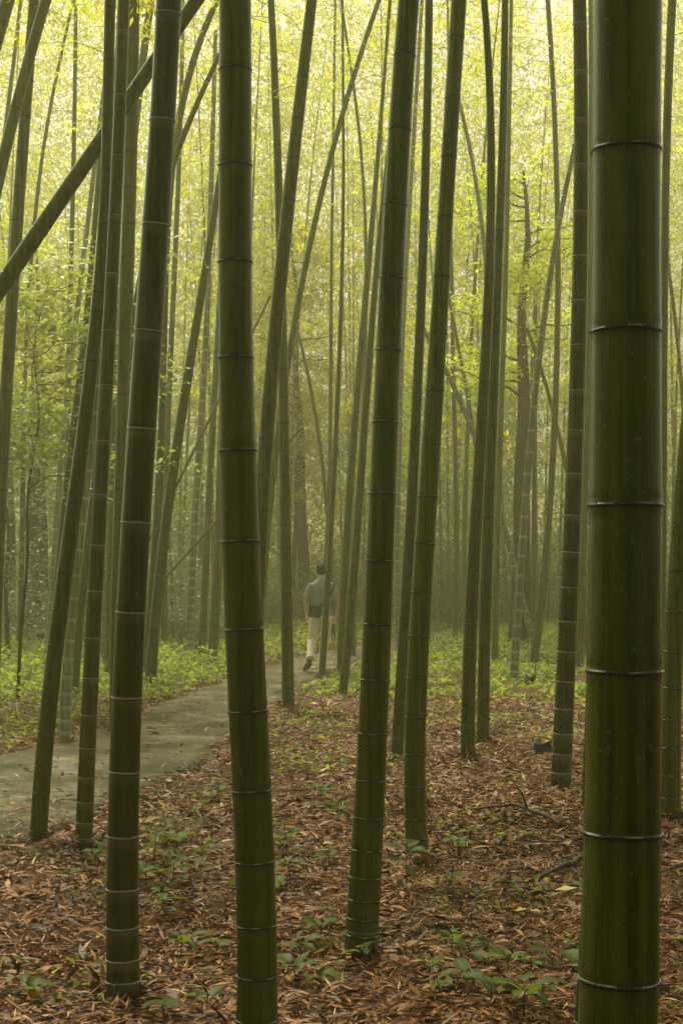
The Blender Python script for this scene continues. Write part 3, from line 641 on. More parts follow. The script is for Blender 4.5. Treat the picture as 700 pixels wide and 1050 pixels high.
T3 = tree_parts(13, 12, .16, 5.5, 6000, .15, 'leaf_far', 2.5, (.3, .2), .6, 16)
def gz(X, Y): return float(hgt(np.array(X), np.array(Y)))
def px_at(px, Y, z=None): X = (px-CX)/F*Y; return (X, Y, gz(X, Y))
tree('tree', T1, px_at(533, 34), 'grey brown tree trunk behind the close bamboo pair right of centre', 'tree', .3, .82)
tree('tree', T2, px_at(313, 47), 'broad hazy tree trunk straight behind the walking man', 'tree')
for k, (px, Y, s, lab) in enumerate(((34, 40, 1.05, 'thickest of the hazy trunks in the far left woodland'), (12, 42, .9, 'slim hazy trunk close to the left picture edge'), (45, 44, .85, 'slim hazy trunk left of the white banded bamboo'),
                                     (300, 47, .8, 'faint slim trunk left of the broad trunk behind the man'), (430, 50, .9, 'faint trunk in the mist right of the middle stalk'), (612, 48, .9, 'faint trunk in the mist beside the thickest stalk'))):
    tree('tree', (T3, T2, T1)[k % 3] if k else T1, px_at(px, Y), lab, 'tree', k*1.7, s*.75, 'hazy trees at the back of the grove')
SAP = tree_parts(15, 5.6, .024, 2.6, 8000, .10, 'broadleaf', 1.55, (.35, 0), .25, 17)
tree('sapling', SAP, px_at(18, 19.5), 'leafy sapling with fine arching branches at the left edge', 'sapling', .4)
SAP2 = tree_parts(16, 5.0, .05, 1.4, 4200, .10, 'undergrowth', 1.5, (.2, 0), .35, 20)
tree('sapling', SAP2, px_at(8, 29), 'dim grey green sapling low in the mist at the far left', 'sapling', 2.0)
tree('sapling', SAP2, px_at(92, 34), 'dim grey green sapling low in the mist behind the left path edge stalks', 'sapling', .9, .9)
tree('sapling', SAP2, px_at(178, 36), 'dim grey green sapling low in the mist behind the bowing verge stalk', 'sapling', 3.9, .85)

def shrub_mesh(seed, n=1500, h=1.5, w=1.0, L0=.11, mat='undergrowth'):
    q = np.random.default_rng(seed); nc = 34
    a = q.uniform(0, 6.283, nc); rr = w*np.sqrt(q.uniform(0, 1, nc)); hh = h*q.uniform(.12, 1, nc)*(1-.55*(rr/w)**2)
    cen = np.stack([np.cos(a)*rr, np.sin(a)*rr, hh], 1); idx = q.integers(0, nc, n)
    P = cen[idx]+q.normal(0, 1, (n, 3))*np.array([.17, .17, .13]); P[:, 2] = np.maximum(P[:, 2], .03)
    az = q.uniform(0, 6.283, n); el = q.normal(-.1, .45, n); D = np.stack([np.cos(az)*np.cos(el), np.sin(az)*np.cos(el), np.sin(el)], 1)
    N = unit(np.stack([q.normal(0, .5, n), q.normal(0, .5, n), np.ones(n)], 1)); L = L0*q.uniform(.6, 1.4, n)
    stems = MB()
    for k in range(0, nc, 2): stems.add(tube([(0, 0, 0), cen[k]*np.array([.4, .4, .6]), cen[k]], [.014, .009, .004], 4, False))
    return quads_mesh('foliage', leafquads(P, D, N, L, L*q.uniform(.3, .5, n), .45), np.clip(q.normal(.5, .22, n), 0, 1), [M[mat]]), stems.mesh('stems', [M['twig']])
SH = [shrub_mesh(300+k, 1500, (1.3, 1.8, 2.4, 3.0)[k % 4], (.9, 1.1, 1.2, 1.3)[k % 4]) for k in range(4)]
def shrubs(n, y0, y1, x0, x1, label, group, sc=(.7, 1.2), seed=1):
    r = random.Random(seed); k = 0
    while k < n:
        Y = r.uniform(y0, y1); px = r.uniform(x0, x1); X = (px-CX)/F*Y
        if on_path(np.array(X), np.array(Y), .9): continue
        f, st = SH[r.randrange(4)]; s = r.uniform(*sc); k += 1
        e = empty('shrub', (X, Y, gz(X, Y)), label, 'shrub', group); e.rotation_euler = (0, 0, r.uniform(0, 6.28)); e.scale = (s, s, s)
        link('foliage', f, e); link('stems', st, e)
shrubs(22, 30, 42, -60, 230, 'dark leafy shrub in the misty undergrowth left of the path', 'shrubs left of the path', (.6, 1.0), 1)
shrubs(26, 44, 58, 180, 500, 'dim shrub in the mist at the back behind the man', 'shrubs behind the man', (.8, 1.3), 2)
shrubs(26, 46, 58, 440, 760, 'dim shrub in the mist at the back on the right', 'shrubs at the back right', (.8, 1.3), 3)

def far_wood():
    q = np.random.default_rng(77)
    def mass(n, y0, y1, z0, z1, pw, thr, L0, L1, mat, name, label):
        Y = q.uniform(y0, y1, n); X = q.uniform(-1, 1, n)*(.25*Y+7); t = q.uniform(0, 1, n); Z = z0+(z1-z0)*t**pw
        d = vnoise(X*1.0, Z*1.1+Y*.35, .55, 31)+.6*vnoise(X, Z+Y*.4, 1.7, 32)
        k = d > thr(t); X, Y, Z = X[k], Y[k], Z[k]; n = len(X); Z = Z+hgt(X, Y)*.8
        az = q.uniform(0, 6.283, n); el = q.normal(-.5, .4, n); D = np.stack([np.cos(az)*np.cos(el), np.sin(az)*np.cos(el), np.sin(el)], 1)
        N = unit(np.stack([q.normal(0, .5, n), q.normal(0, .5, n), np.ones(n)], 1)); L = q.uniform(L0, L1, n)
        tag(link(name, quads_mesh(name, leafquads(np.stack([X, Y, Z], 1), D, N, L, L*.36, .4), np.clip(q.normal(.5, .2, n)+.28*vnoise(X, Z+.5*Y, 1.0, 8), 0, 1), [M[mat]])), label, 'foliage', kind='stuff')
    mass(850000, 62, 86, 0, 33, 1.1, lambda t: -.62+.2*t, .12, .28, 'leaf_far', 'distant_foliage', 'distant mass of misty yellow green forest foliage closing the view')
    mass(150000, 57, 66, 0, 9.5, 1.1, lambda t: -.85+.55*t, .14, .3, 'broadleaf', 'distant_thicket', 'dim grey green thicket at the foot of the distant forest')
far_wood()
def canopy():  # unseen leaf mass added overhead and behind the camera to block sky light
    q = np.random.default_rng(91); n = 95000
    X = q.uniform(-14, 14, n); Y = q.uniform(-22, 9, n); Z = q.uniform(6.5, 13, n)
    wall = q.uniform(0, 1, n) < .45; Y[wall] = q.uniform(-24, -12, wall.sum()); Z[wall] = q.uniform(.2, 12, wall.sum())
    side = (q.uniform(0, 1, n) < .25) & ~wall; X[side] = np.sign(X[side])*q.uniform(9, 15, side.sum()); Z[side] = q.uniform(.5, 12, side.sum())
    k = vnoise(X, Z+Y, .8, 41) > -.45; X, Y, Z = X[k], Y[k], Z[k]; n = len(X)
    az = q.uniform(0, 6.283, n); el = q.normal(-.5, .4, n); D = np.stack([np.cos(az)*np.cos(el), np.sin(az)*np.cos(el), np.sin(el)], 1)
    N = unit(np.stack([q.normal(0, .5, n), q.normal(0, .5, n), np.ones(n)], 1)); L = q.uniform(.16, .34, n)
    tag(link('added_canopy', quads_mesh('added_canopy', leafquads(np.stack([X, Y, Z], 1), D, N, L, L*.4, .4), np.clip(q.normal(.5, .2, n), 0, 1), [M['blocker_leaf']])),
        'unseen leafy canopy added over the foreground and behind the camera to block sky light', 'foliage', kind='stuff')
canopy()

# ------------------------------------------------------------------ seedlings, sticks, stumps in the litter
def seedling_mesh(seed, nleaf, hgt_, L0, wr=.60, rosette=False):
    q = random.Random(seed); V, Fc, rn = [], [], []; st = MB()
    top = Vector((q.uniform(-.02, .02), q.uniform(-.02, .02), hgt_))
    st.add(tube([(0, 0, -.03), top*.5+Vector((.006, .004, 0)), top], [.0035, .003, .0015], 6))
    for k in range(nleaf):
        t = q.uniform(.35, 1); az = k*2.4+q.uniform(-.4, .4); L = L0*q.uniform(.7, 1.25)*(1.15-.3*t); W = L*wr*q.uniform(.85, 1.15); el = q.uniform(.0, .55)*(1 if k < nleaf-1 else 1.4)
        p0 = top*t; d = Vector((math.cos(az), math.sin(az), 0)); s_ = Vector((-math.sin(az), math.cos(az), 0)); pet = L*.22
        b = p0+d*pet*math.cos(el)+Vector((0, 0, pet*math.sin(el))); st.add(tube([p0, b], [.0018, .0014], 4, False))
        o = len(V); nu = 7; cv = q.uniform(.3, .8); r_ = q.uniform(.2, .9); roll = q.uniform(-.3, .3)
        for u in range(nu):
            f = u/(nu-1); w = W*.5*math.sin(math.pi*min(1, f**.8))**.8*(1-.15*f) if 0 < f < 1 else .0006
            c = b+d*(L*f*math.cos(el-cv*f*.6))+Vector((0, 0, L*f*math.sin(el-cv*f*.6)))
            for j in (-1, -.5, 0, .5, 1):
                V.append(tuple(c+s_*w*j*math.cos(roll)+Vector((0, 0, abs(j)*w*.28+w*j*math.sin(roll)+.02*w*math.sin(f*20+j))))); rn.append(min(1, max(0, r_+(.12 if j == 0 else 0))))
        for u in range(nu-1):
            for j in range(4): Fc.append((o+u*5+j, o+u*5+j+1, o+(u+1)*5+j+1, o+(u+1)*5+j))
    return mesh_np('leaves', V, Fc, [M['seedling']], {'rnd': rn}), st.mesh('stem', [M['twig']])
SD = [seedling_mesh(k, n, h, L) for k, (n, h, L) in enumerate(((6, .11, .085), (8, .16, .10), (5, .07, .075), (9, .20, .11), (7, .13, .12), (4, .09, .13)))]
def seedling(px, py, v, s, label, group=None):
    p = gpt(px, py); p.z = gz(p.x, p.y); e = empty('seedling', p, label, 'seedling', group); e.rotation_euler = (0, 0, (px*7.3+py*3.1) % 6.28); e.scale = (s*1.05,)*3
    link('leaves', SD[v][0], e); link('stem', SD[v][1], e)
G = 'seedlings in the leaf litter'
seedling(416, 908, 3, 1.0, 'leafy seedling standing at the curved foot of a green bamboo stalk', G)
seedling(376, 985, 0, .85, 'small glossy seedling right against the foot of the middle stalk', G)
seedling(157, 892, 1, 1.1, 'largest seedling beside the right of the white ringed foreground stalk', G)
seedling(186, 973, 4, .85, 'star shaped seedling between the two big foreground stalks', G)
seedling(165, 942, 1, .75, 'bright seedling just right of the white ringed foreground stalk low down', G)
seedling(172, 1046, 2, 1.1, 'single broad leaved seedling at the bottom edge between two stalks', G)
seedling(215, 1030, 5, .7, 'flat seedling touching the left of the second thickest stalk at the bottom', G)
seedling(28, 1026, 5, .8, 'low broad leaf seedling in the bottom left corner', G)
seedling(224, 968, 2, 1.0, 'little seedling against the left side of the second thickest stalk', G)
seedling(537, 1052, 4, 1.0, 'broad leaved seedling at the bottom edge right of centre', G)
seedling(503, 1040, 5, 1.0, 'low spreading seedling with the longest leaves near the bottom edge', G)
for (x, y, v, s) in ((294, 868, 1, 1.0), (290, 890, 3, .9), (300, 905, 0, 1.1), (288, 915, 5, .8), (328, 958, 4, .8), (312, 968, 2, 1.1), (335, 945, 1, .6), (303, 1000, 4, .8), (322, 1004, 5, .8), (338, 880, 1, .7)):
    seedling(x, y, v, s, 'seedling in the patch between the second thickest stalk and the middle stalk', 'seedlings between the two big centre stalks')
for (x, y, v, s) in ((463, 975, 4, .75), (480, 990, 0, .9), (500, 988, 1, .7), (520, 1000, 4, .7), (545, 1000, 2, .9), (573, 992, 5, .9), (455, 1030, 2, .9), (480, 1018, 5, .8), (560, 1040, 0, .9), (440, 1003, 4, .6)):
    seedling(x, y, v, s, 'low seedling in the loose patch at the bottom right of centre', 'seedlings at the bottom right of centre')
for (x, y, v, s) in ((180, 880, 4, .9), (196, 905, 0, .9), (176, 912, 1, .9), (168, 870, 1, .8), (150, 915, 4, .8), (105, 880, 1, .7), (98, 893, 4, .7), (190, 866, 3, .6), (210, 880, 2, .9), (70, 905, 0, .7)):
    seedling(x, y, v, s, 'seedling in the tuft round the white ringed foreground stalk', 'seedlings round the white ringed stalk')
for (x, y, v, s) in ((330, 825, 4, 1.0), (345, 838, 1, .8), (315, 800, 3, .8), (470, 868, 4, .8), (485, 858, 0, .9), (460, 915, 4, .7), (225, 822, 1, .9), (208, 846, 3, .8), (237, 832, 0, .8), (536, 920, 5, .6), (640, 1060, 4, .7)):
    seedling(x, y, v, s, 'small scattered seedling alone in the brown litter', 'lone seedlings in the litter')

def stick(label, pts, r0, twigs=(), name='fallen_branch'):
    P = []
    for (x, y, dz) in pts: p = gpt(x, y); p.z = gz(p.x, p.y)+dz; P.append(p)
    base = P[0].copy(); e = empty(name, base, label, 'branch', 'fallen branches in the litter')
    fine = []
    for a, b in zip(P, P[1:]):
        for t in range(4): fine.append(a.lerp(b, t/4)-base+Vector((random.gauss(0, .006), random.gauss(0, .006), random.gauss(0, .004))))
    fine.append(P[-1]-base)
    link('stem', MB().add(tube(fine, [r0*(1-.65*k/len(fine)) for k in range(len(fine))], 8)).mesh('stem', [M['deadwood']]), e)
    for i, d, L in twigs:
        q = fine[int(i*(len(fine)-1))]; d = Vector(d).normalized()
        link('twig', MB().add(tube([q, q+d*L*.5+Vector((.01, 0, .01)), q+d*L], [r0*.5, r0*.4, r0*.2], 6)).mesh('twig', [M['deadwood']]), e)
stick('thin dark fallen branch with an upright twig, between the middle stalk and the thickest stalk', [(578, 851, .03), (552, 846, .045), (530, 842, .055), (500, 840, .05), (470, 838, .02)], .016, [(.42, (-.5, .1, 1), .19), (.1, (.6, .5, .1), .16)])
stick('thick bent stick running behind the left edge of the thickest stalk', [(612, 877, .05), (597, 879, .045), (575, 887, .03), (538, 899, .01)], .021)
stick('pale thin stick at the right edge of the ground', [(705, 996, .015), (690, 991, .02), (674, 985, .015)], .006)
stick('dark stick lying right of the thickest stalk', [(705, 886, .02), (693, 889, .03), (676, 893, .02)], .014)
stick('thin dark twig lying on the path edge behind the white ringed stalk', [(176, 812, .03), (160, 803, .04), (145, 800, .03)], .009)
stick('short dark twig at the foot of the close bamboo pair', [(497, 762, .03), (506, 752, .05), (512, 747, .08)], .012)
def yellow_leaf(px, py, label, az, L=.14):
    p = gpt(px, py); p.z = gz(p.x, p.y)+.03
    q = leafquads(np.array([[0, 0, 0.]]), np.array([[math.cos(az), math.sin(az), .1]]), np.array([[.1, -.3, 1.]]), [L], [L*.4], .5, .1)
    o = link('fallen_leaf', quads_mesh('fallen_leaf', q, [.5], [YL])); o.location = p; tag(o, label, 'leaf', 'yellow leaves')
YL = simple('yellow_leaf', (.42, .30, .05), (.5, .38, .08), 30, .5, .4)
yellow_leaf(568, 914, 'bright yellow fallen leaf beside a stick left of the thickest stalk', .1, .12)
yellow_leaf(527, 936, 'small yellowish fallen leaf in open litter right of centre', .4, .07)
def stump(px, py, h, r, label, twig=False):
    p = gpt(px, py); p.z = gz(p.x, p.y); e = empty('stump', p, label, 'stump', 'dark rotten stumps'); q = random.Random(px); n = 14; V, Fc = [], []
    prof = [(-.05, 1.3), (.05, 1.12), (.35, .98), (.7, .95), (1, 1.0), (.98, .72), (.55, .6)]
    for k, (z, f) in enumerate(prof):
        for j in range(n): a = 6.283*j/n; w = 1+.14*math.sin(3*a+px)+.07*math.sin(5*a); V.append((r*f*w*math.cos(a), r*f*w*math.sin(a), h*z*(1+(.18*math.sin(2*a+px) if z > .5 else 0))))
    for k in range(len(prof)-1):
        for j in range(n): Fc.append((k*n+j, k*n+(j+1) % n, (k+1)*n+(j+1) % n, (k+1)*n+j))
    Fc.append(tuple((len(prof)-1)*n+j for j in range(n)))
    link('trunk', mesh_np('trunk', V, Fc, [M['stump']]), e)
    if twig: link('twig', MB().add(tube([(r*.6, 0, h*.6), (r*.9, 0, h*1.3), (r*1.0, .02, h*2.0)], [.012, .009, .005], 6)).mesh('twig', [M['stump']]), e)
stump(543, 704, .20, .085, 'dark stump with one upright twig in the green cover right of centre', True)
stump(555, 771, .09, .085, 'dark rotten stump under bright leaves left of the sturdy dark stalk')
# marker at the far left
e = empty('marker_post', px_at(42, 29), 'small reddish brown board on a low stake in the far left undergrowth', 'marker')
def rbox(name, size, loc, mat, bev=.006):
    bm = bmesh.new(); bmesh.ops.create_cube(bm, size=1); bmesh.ops.scale(bm, vec=size, verts=bm.verts); bmesh.ops.bevel(bm, geom=bm.edges[:], offset=bev, segments=2, affect='EDGES'); bmesh.ops.translate(bm, vec=loc, verts=bm.verts)
    me = bpy.data.meshes.new(name); bm.to_mesh(me); bm.free(); me.materials.append(mat); return me
link('board', rbox('board', (.17, .03, .15), (0, 0, .42), simple('red_brown_board', (.10, .035, .025), (.17, .06, .04), 12)), e)
link('stake', rbox('stake', (.04, .03, .46), (0, .032, .2), M['deadwood']), e)

# ------------------------------------------------------------------ the walking man
def ring_loft(secs, n=20):
    """secs: (centre, rx, ry, direction) -> verts, faces; rx lies along world x as far as possible"""
    V, Fc = [], []
    for c, rx, ry, d in secs:
        c, d = Vector(c), Vector(d).normalized(); ref = Vector((1, 0, 0)) if abs(d.x) < .8 else Vector((0, 0, 1))
        sx = (ref-d*ref.dot(d)).normalized(); sy = d.cross(sx)
        for j in range(n): a = 6.28318*j/n; V.append(c+sx*math.cos(a)*rx+sy*math.sin(a)*ry)
    for k in range(len(secs)-1):
        for j in range(n): Fc.append((k*n+j, k*n+(j+1) % n, (k+1)*n+(j+1) % n, (k+1)*n+j))
    Fc.append(tuple(range(n))[::-1]); Fc.append(tuple((len(secs)-1)*n+j for j in range(n))); return V, Fc
def limb(pts, n=16):        # pts: (point, rx[, ry])
    out = []; P = [Vector(p[0]) for p in pts]
    for k, p in enumerate(pts):
        d = P[min(k+1, len(P)-1)]-P[max(k-1, 0)]; out.append((p[0], p[1], p[2] if len(p) > 2 else p[1], d))
    return ring_loft(out, n)
def remesh(name, mb, mat, voxel, smooth=3):
    me = mb.mesh('tmp', [mat]); bm = bmesh.new(); bm.from_mesh(me); bmesh.ops.recalc_face_normals(bm, faces=bm.faces); bm.to_mesh(me); bm.free()
    o = bpy.data.objects.new('tmp', me); C.objects.link(o)
    m = o.modifiers.new('r', 'REMESH'); m.mode = 'VOXEL'; m.voxel_size = voxel; m.use_smooth_shade = True
    s = o.modifiers.new('s', 'SMOOTH'); s.factor = .5; s.iterations = smooth
    dg = bpy.context.evaluated_depsgraph_get(); out = bpy.data.meshes.new_from_object(o.evaluated_get(dg)); out.name = name
    bpy.data.objects.remove(o); out.materials.clear(); out.materials.append(mat)
    out.polygons.foreach_set('use_smooth', np.full(len(out.polygons), True)); return out
SKIN = simple('skin', (.56, .34, .24), (.62, .40, .30), 40, .5, .35, .001); SHIRT = simple('grey_shirt', (.27, .275, .275), (.34, .345, .345), 25, .85, .15, .004)
TROU = simple('khaki_trousers', (.74, .64, .47), (.84, .75, .58), 14, .85, .15, .006); HAIR = simple('dark_hair', (.008, .006, .005), (.022, .016, .012), 60, .8, .1, .004, 'Object', (1, 1, .2))
SHOE = simple('dark_shoe', (.018, .015, .013), (.04, .034, .03), 30, .55, .35); SOLE = simple('shoe_sole', (.05, .045, .04), None, 20); BAG = simple('navy_bag', (.012, .016, .026), (.026, .032, .048), 40, .7, .25, .003)
def man():
    man_p = Vector(px_at(329.5, 25.2)); man_p.z = .024
    root = empty('person', man_p, 'man in grey t-shirt and khaki trousers walking away along the path', 'person'); root.rotation_euler = (0, 0, R(4))
    LH, LK, LA = (-.095, .0, .90), (-.155, -.02, .50), (-.205, -.36, .19); RH, RK, RA = (.095, .01, .90), (.07, .16, .50), (.02, .27, .09)
    LE, LW = (-.262, -.02, 1.15), (-.245, .10, .915); RE, RW = (.262, -.05, 1.15), (.245, .04, .905)
    b = MB()
    b.add(ring_loft([((0, 0, .86), .14, .10, (0, 0, 1)), ((0, 0, .95), .155, .11, (0, 0, 1)), ((0, 0, 1.08), .13, .095, (0, 0, 1)), ((0, -.01, 1.25), .155, .11, (0, 0, 1)), ((0, -.015, 1.38), .155, .095, (0, 0, 1)), ((0, -.01, 1.45), .105, .07, (0, 0, 1)), ((0, .0, 1.51), .062, .06, (0, .1, 1)), ((0, .015, 1.56), .055, .058, (0, .15, 1)), ((0, .02, 1.62), .056, .062, (0, .1, 1))]))
    hc = Vector((-.004, .035, 1.655))
    b.add(ring_loft([(hc+Vector((0, f, z)), rx, ry, (0, 0, 1)) for z, f, rx, ry in ((-.112, .045, .03, .03), (-.10, .035, .048, .052), (-.07, .015, .062, .078), (-.03, .0, .071, .092), (.01, -.004, .0755, .098), (.05, -.006, .074, .096), (.08, -.008, .062, .08), (.10, -.008, .040, .052), (.108, -.008, .015, .02))]))
    for sx in (-1, 1):                                       # ears, jaw, eye sockets, nose
        b.add(limb([(hc+Vector((sx*.072, -.004, -.035)), .008, .016), (hc+Vector((sx*.083, -.012, -.012)), .009, .022), (hc+Vector((sx*.084, -.014, .014)), .009, .018), (hc+Vector((sx*.076, -.006, .024)), .006, .01)], 10))
        b.add(limb([(hc+Vector((sx*.030, .088, .004)), .010), (hc+Vector((sx*.030, .094, -.002)), .010), (hc+Vector((sx*.03, .09, -.010)), .009)], 8))
    b.add(limb([(hc+Vector((0, .090, .012)), .008), (hc+Vector((0, .108, -.018)), .011), (hc+Vector((0, .116, -.034)), .013), (hc+Vector((0, .098, -.044)), .010)], 8))
    b.add(limb([(hc+Vector((-.024, .084, -.066)), .006), (hc+Vector((0, .094, -.066)), .009), (hc+Vector((.024, .084, -.066)), .006)], 8))
    for H, K, A, sx in ((LH, LK, LA, -1), (RH, RK, RA, 1)):
        H, K, A = Vector(H), Vector(K), Vector(A)
        b.add(limb([(H+Vector((0, 0, .02)), .085, .09), (H.lerp(K, .35), .078, .082), (H.lerp(K, .8), .058, .062), (K, .052, .056), (K.lerp(A, .3), .050, .056), (K.lerp(A, .7), .036, .038), (A, .030, .034)]))
    for sx, E, W in ((-1, LE, LW), (1, RE, RW)):
        S, E, W = Vector((sx*.175, -.01, 1.42)), Vector(E), Vector(W)
        b.add(limb([(S+Vector((-sx*.05, 0, -.01)), .036), (S+Vector((-sx*.015, 0, -.02)), .040), (S.lerp(E, .5), .043), (E, .037), (E.lerp(W, .3), .038, .036), (E.lerp(W, .8), .027, .024), (W, .026, .021)]))
        d = (W-E).normalized(); fw = Vector((0, 1, 0)); fw = (fw-d*fw.dot(d)).normalized(); inn = Vector((-sx, 0, 0)); inn = (inn-d*inn.dot(d)-fw*inn.dot(fw)).normalized()
        pc = W+d*.05; V, Fc = [], []
        secs = [(W, .018, .026), (W+d*.03, .016, .036), (W+d*.065, .015, .041), (W+d*.088, .012, .038)]; n = 12
        for c, a_, b_ in secs:
            for j in range(n): t = 6.283*j/n; V.append(c+inn*math.cos(t)*a_+fw*math.sin(t)*b_)
        for k in range(3):
            for j in range(n): Fc.append((k*n+j, k*n+(j+1) % n, (k+1)*n+(j+1) % n, (k+1)*n+j))
        Fc.append(tuple(range(n))[::-1]); Fc.append(tuple(3*n+j for j in range(n))); b.add((V, Fc))
        for k, (off, L) in enumerate(((.030, .072), (.0105, .082), (-.0095, .076), (-.029, .060))):
            q = W+d*.078+fw*off; b.add(limb([(q, .0095), (q+d*L*.45+inn*.008+fw*off*.15, .0088), (q+d*L*.75+inn*.024+fw*off*.2, .008), (q+d*L*.95+inn*.042+fw*off*.2, .0065)], 8))
        q = W+d*.022+fw*.028; b.add(limb([(q, .012), (q+d*.028+fw*.022+inn*.012, .011), (q+d*.052+fw*.028+inn*.022, .0095), (q+d*.072+fw*.026+inn*.028, .007)], 8))
    link('body', remesh('body', b, SKIN, .0055, 2), root)
    h = MB()
    h.add(ring_loft([(hc+Vector((0, f, z)), rx, ry, (0, -.18, 1)) for z, f, rx, ry in ((-.062, -.052, .050, .040), (-.045, -.042, .064, .052), (-.01, -.024, .076, .078), (.025, -.012, .082, .096), (.058, -.008, .081, .103), (.09, -.008, .068, .088), (.112, -.008, .044, .058), (.121, -.008, .014, .02))]))
    link('hair', remesh('hair', h, HAIR, .006, 2), root)
    s = MB()
    s.add(ring_loft([((0, 0, .90), .178, .128, (0, 0, 1)), ((0, 0, .96), .176, .127, (0, 0, 1)), ((-.004, 0, 1.06), .163, .118, (0, 0, 1)), ((0, -.008, 1.2), .176, .124, (0, 0, 1)), ((0, -.014, 1.33), .192, .126, (0, 0, 1)), ((0, -.012, 1.42), .185, .108, (0, 0, 1)), ((0, -.008, 1.475), .125, .088, (0, 0, 1)), ((0, .0, 1.515), .072, .070, (0, .1, 1)), ((0, .003, 1.53), .066, .066, (0, .1, 1))], 28))
    for sx, E in ((-1, LE), (1, RE)):
        S, E = Vector((sx*.165, -.01, 1.425)), Vector(E)
        s.add(limb([(S+Vector((-sx*.07, 0, -.015)), .052), (S+Vector((-sx*.01, 0, -.012)), .063, .068), (S.lerp(E, .35), .067, .068), (S.lerp(E, .72), .064, .066), (S.lerp(E, .84), .063, .066)], 18))
    for k in range(5): s.add(limb([((-.10+.05*k, -.118, .98+.02*k), .012), ((-.06+.04*k, -.125, 1.10+.02*k), .010), ((-.02+.03*k, -.118, 1.24), .006)], 8))
    link('shirt', remesh('shirt', s, SHIRT, .009, 4), root)
    t = MB()
    t.add(ring_loft([((0, 0, .965), .163, .116, (0, 0, 1)), ((0, 0, .93), .172, .124, (0, 0, 1)), ((0, -.01, .87), .178, .13, (0, 0, 1)), ((0, -.005, .80), .165, .12, (0, 0, 1))], 26))
    for H, K, A in ((LH, LK, LA), (RH, RK, RA)):
        H, K, A = Vector(H), Vector(K), Vector(A); A2 = A.lerp(K, .06)
        t.add(limb([(H, .098, .11), (H.lerp(K, .3), .098, .104), (H.lerp(K, .65), .086, .09), (K, .076, .080), (K.lerp(A2, .25), .073, .080), (K.lerp(A2, .6), .066, .070), (K.lerp(A2, .9), .066, .068), (A2, .068, .070)], 18))
        for k in range(3): c = K.lerp(A2, .55+.17*k); t.add(limb([(c+Vector((-.06, -.045, .01)), .010), (c+Vector((0, -.068, -.004)), .013), (c+Vector((.06, -.045, .012)), .010)], 8))
    link('trousers', remesh('trousers', t, TROU, .009, 3), root)
    # shoes
    def shoe(A, heel, toe):
        A, heel, toe = Vector(A), Vector(heel), Vector(toe); d = (toe-heel).normalized(); L = (toe-heel).length; sd = d.cross(Vector((0, 0, 1))).normalized(); up = sd.cross(d)
        def part(prof):
            V, Fc = [], []; n = 16
            for f, hw, lo, hi in prof:
                for j in range(n): a = 6.283*j/n; V.append(heel+d*L*f+sd*hw*math.copysign(abs(math.cos(a))**.75, math.cos(a))+up*((lo+hi)/2+(hi-lo)/2*math.copysign(abs(math.sin(a))**.8, math.sin(a))))
            for k in range(len(prof)-1):
                for j in range(n): Fc.append((k*n+j, k*n+(j+1) % n, (k+1)*n+(j+1) % n, (k+1)*n+j))
            Fc.append(tuple(range(n))[::-1]); Fc.append(tuple((len(prof)-1)*n+j for j in range(n))); return V, Fc
        m = MB(); m.add(part([(0, .024, .02, .075), (.04, .034, .018, .10), (.2, .038, .018, .105), (.36, .036, .018, .092), (.55, .042, .018, .070), (.75, .047, .018, .056), (.92, .038, .018, .044), (1, .020, .018, .034)]))
        m.add(limb([(heel+d*L*.17+up*.06, .036), (A.lerp(heel+d*L*.17+up*.09, .4), .036), (A, .038)], 12))
        o = link('shoe', remesh('shoe', m, SHOE, .006, 2), root)
        m = MB(); m.add(part([(-.01, .026, 0, .022), (.05, .036, 0, .023), (.25, .037, 0, .023), (.5, .040, 0, .023), (.75, .049, 0, .023), (.93, .040, 0, .023), (1.01, .022, 0, .023)])); link('sole', m.mesh('sole', [SOLE]), o)
    shoe(LA, (-.195, -.385, .125), (-.285, -.155, .0))
    shoe(RA, (.02, .215, .0), (.05, .485, .002))
    # shoulder bag, slung over the right shoulder
    bp = Vector((-.125, -.185, .885)); bg = empty('shoulder_bag', man_p+Matrix.Rotation(R(4), 3, 'Z') @ bp, "dark navy shoulder bag hanging at the walking man's left hip", 'bag'); bg.rotation_euler = (0, R(4), R(4))
    m = MB(); m.add(ring_loft([((0, 0, .0), .085, .028, (0, 0, 1)), ((0, 0, .012), .105, .042, (0, 0, 1)), ((0, 0, .08), .112, .05, (0, 0, 1)), ((0, .002, .15), .106, .042, (0, 0, 1)), ((0, .004, .19), .095, .026, (0, 0, 1)), ((0, .004, .195), .08, .016, (0, 0, 1))], 24))
    link('pouch', remesh('pouch', m, BAG, .006, 2), bg)
    fl = [(x, -.053+.3*abs(x)**1.5-.012*(z < .06), z) for z in (.05, .10, .15, .19) for x in (-.095, -.05, 0, .05, .095)]
    link('flap', mesh_np('flap', fl, [(k*5+j, k*5+j+1, (k+1)*5+j+1, (k+1)*5+j) for k in range(3) for j in range(4)], [BAG]), bg)
    sp = [(.09, .0, .18), (.13, .035, .24), (.20, .045, .34), (.262, .045, .46), (.29, .075, .55), (.285, .135, .61), (.262, .20, .62), (.235, .27, .585), (.185, .315, .48), (.10, .335, .36), (.0, .33, .26), (-.05, .26, .2), (-.075, .14, .17), (-.088, .01, .18)]
    V, Fc = [], []
    for k, p in enumerate(sp):
        p = Vector(p); d = (Vector(sp[min(k+1, len(sp)-1)])-Vector(sp[max(k-1, 0)])).normalized(); outw = (p-Vector((.125, .185, p.z))).normalized(); w = d.cross(outw).normalized()
        for a, b_ in ((-.019, 0), (.019, 0), (.019, .004), (-.019, .004)): V.append(p+w*a+outw*b_)
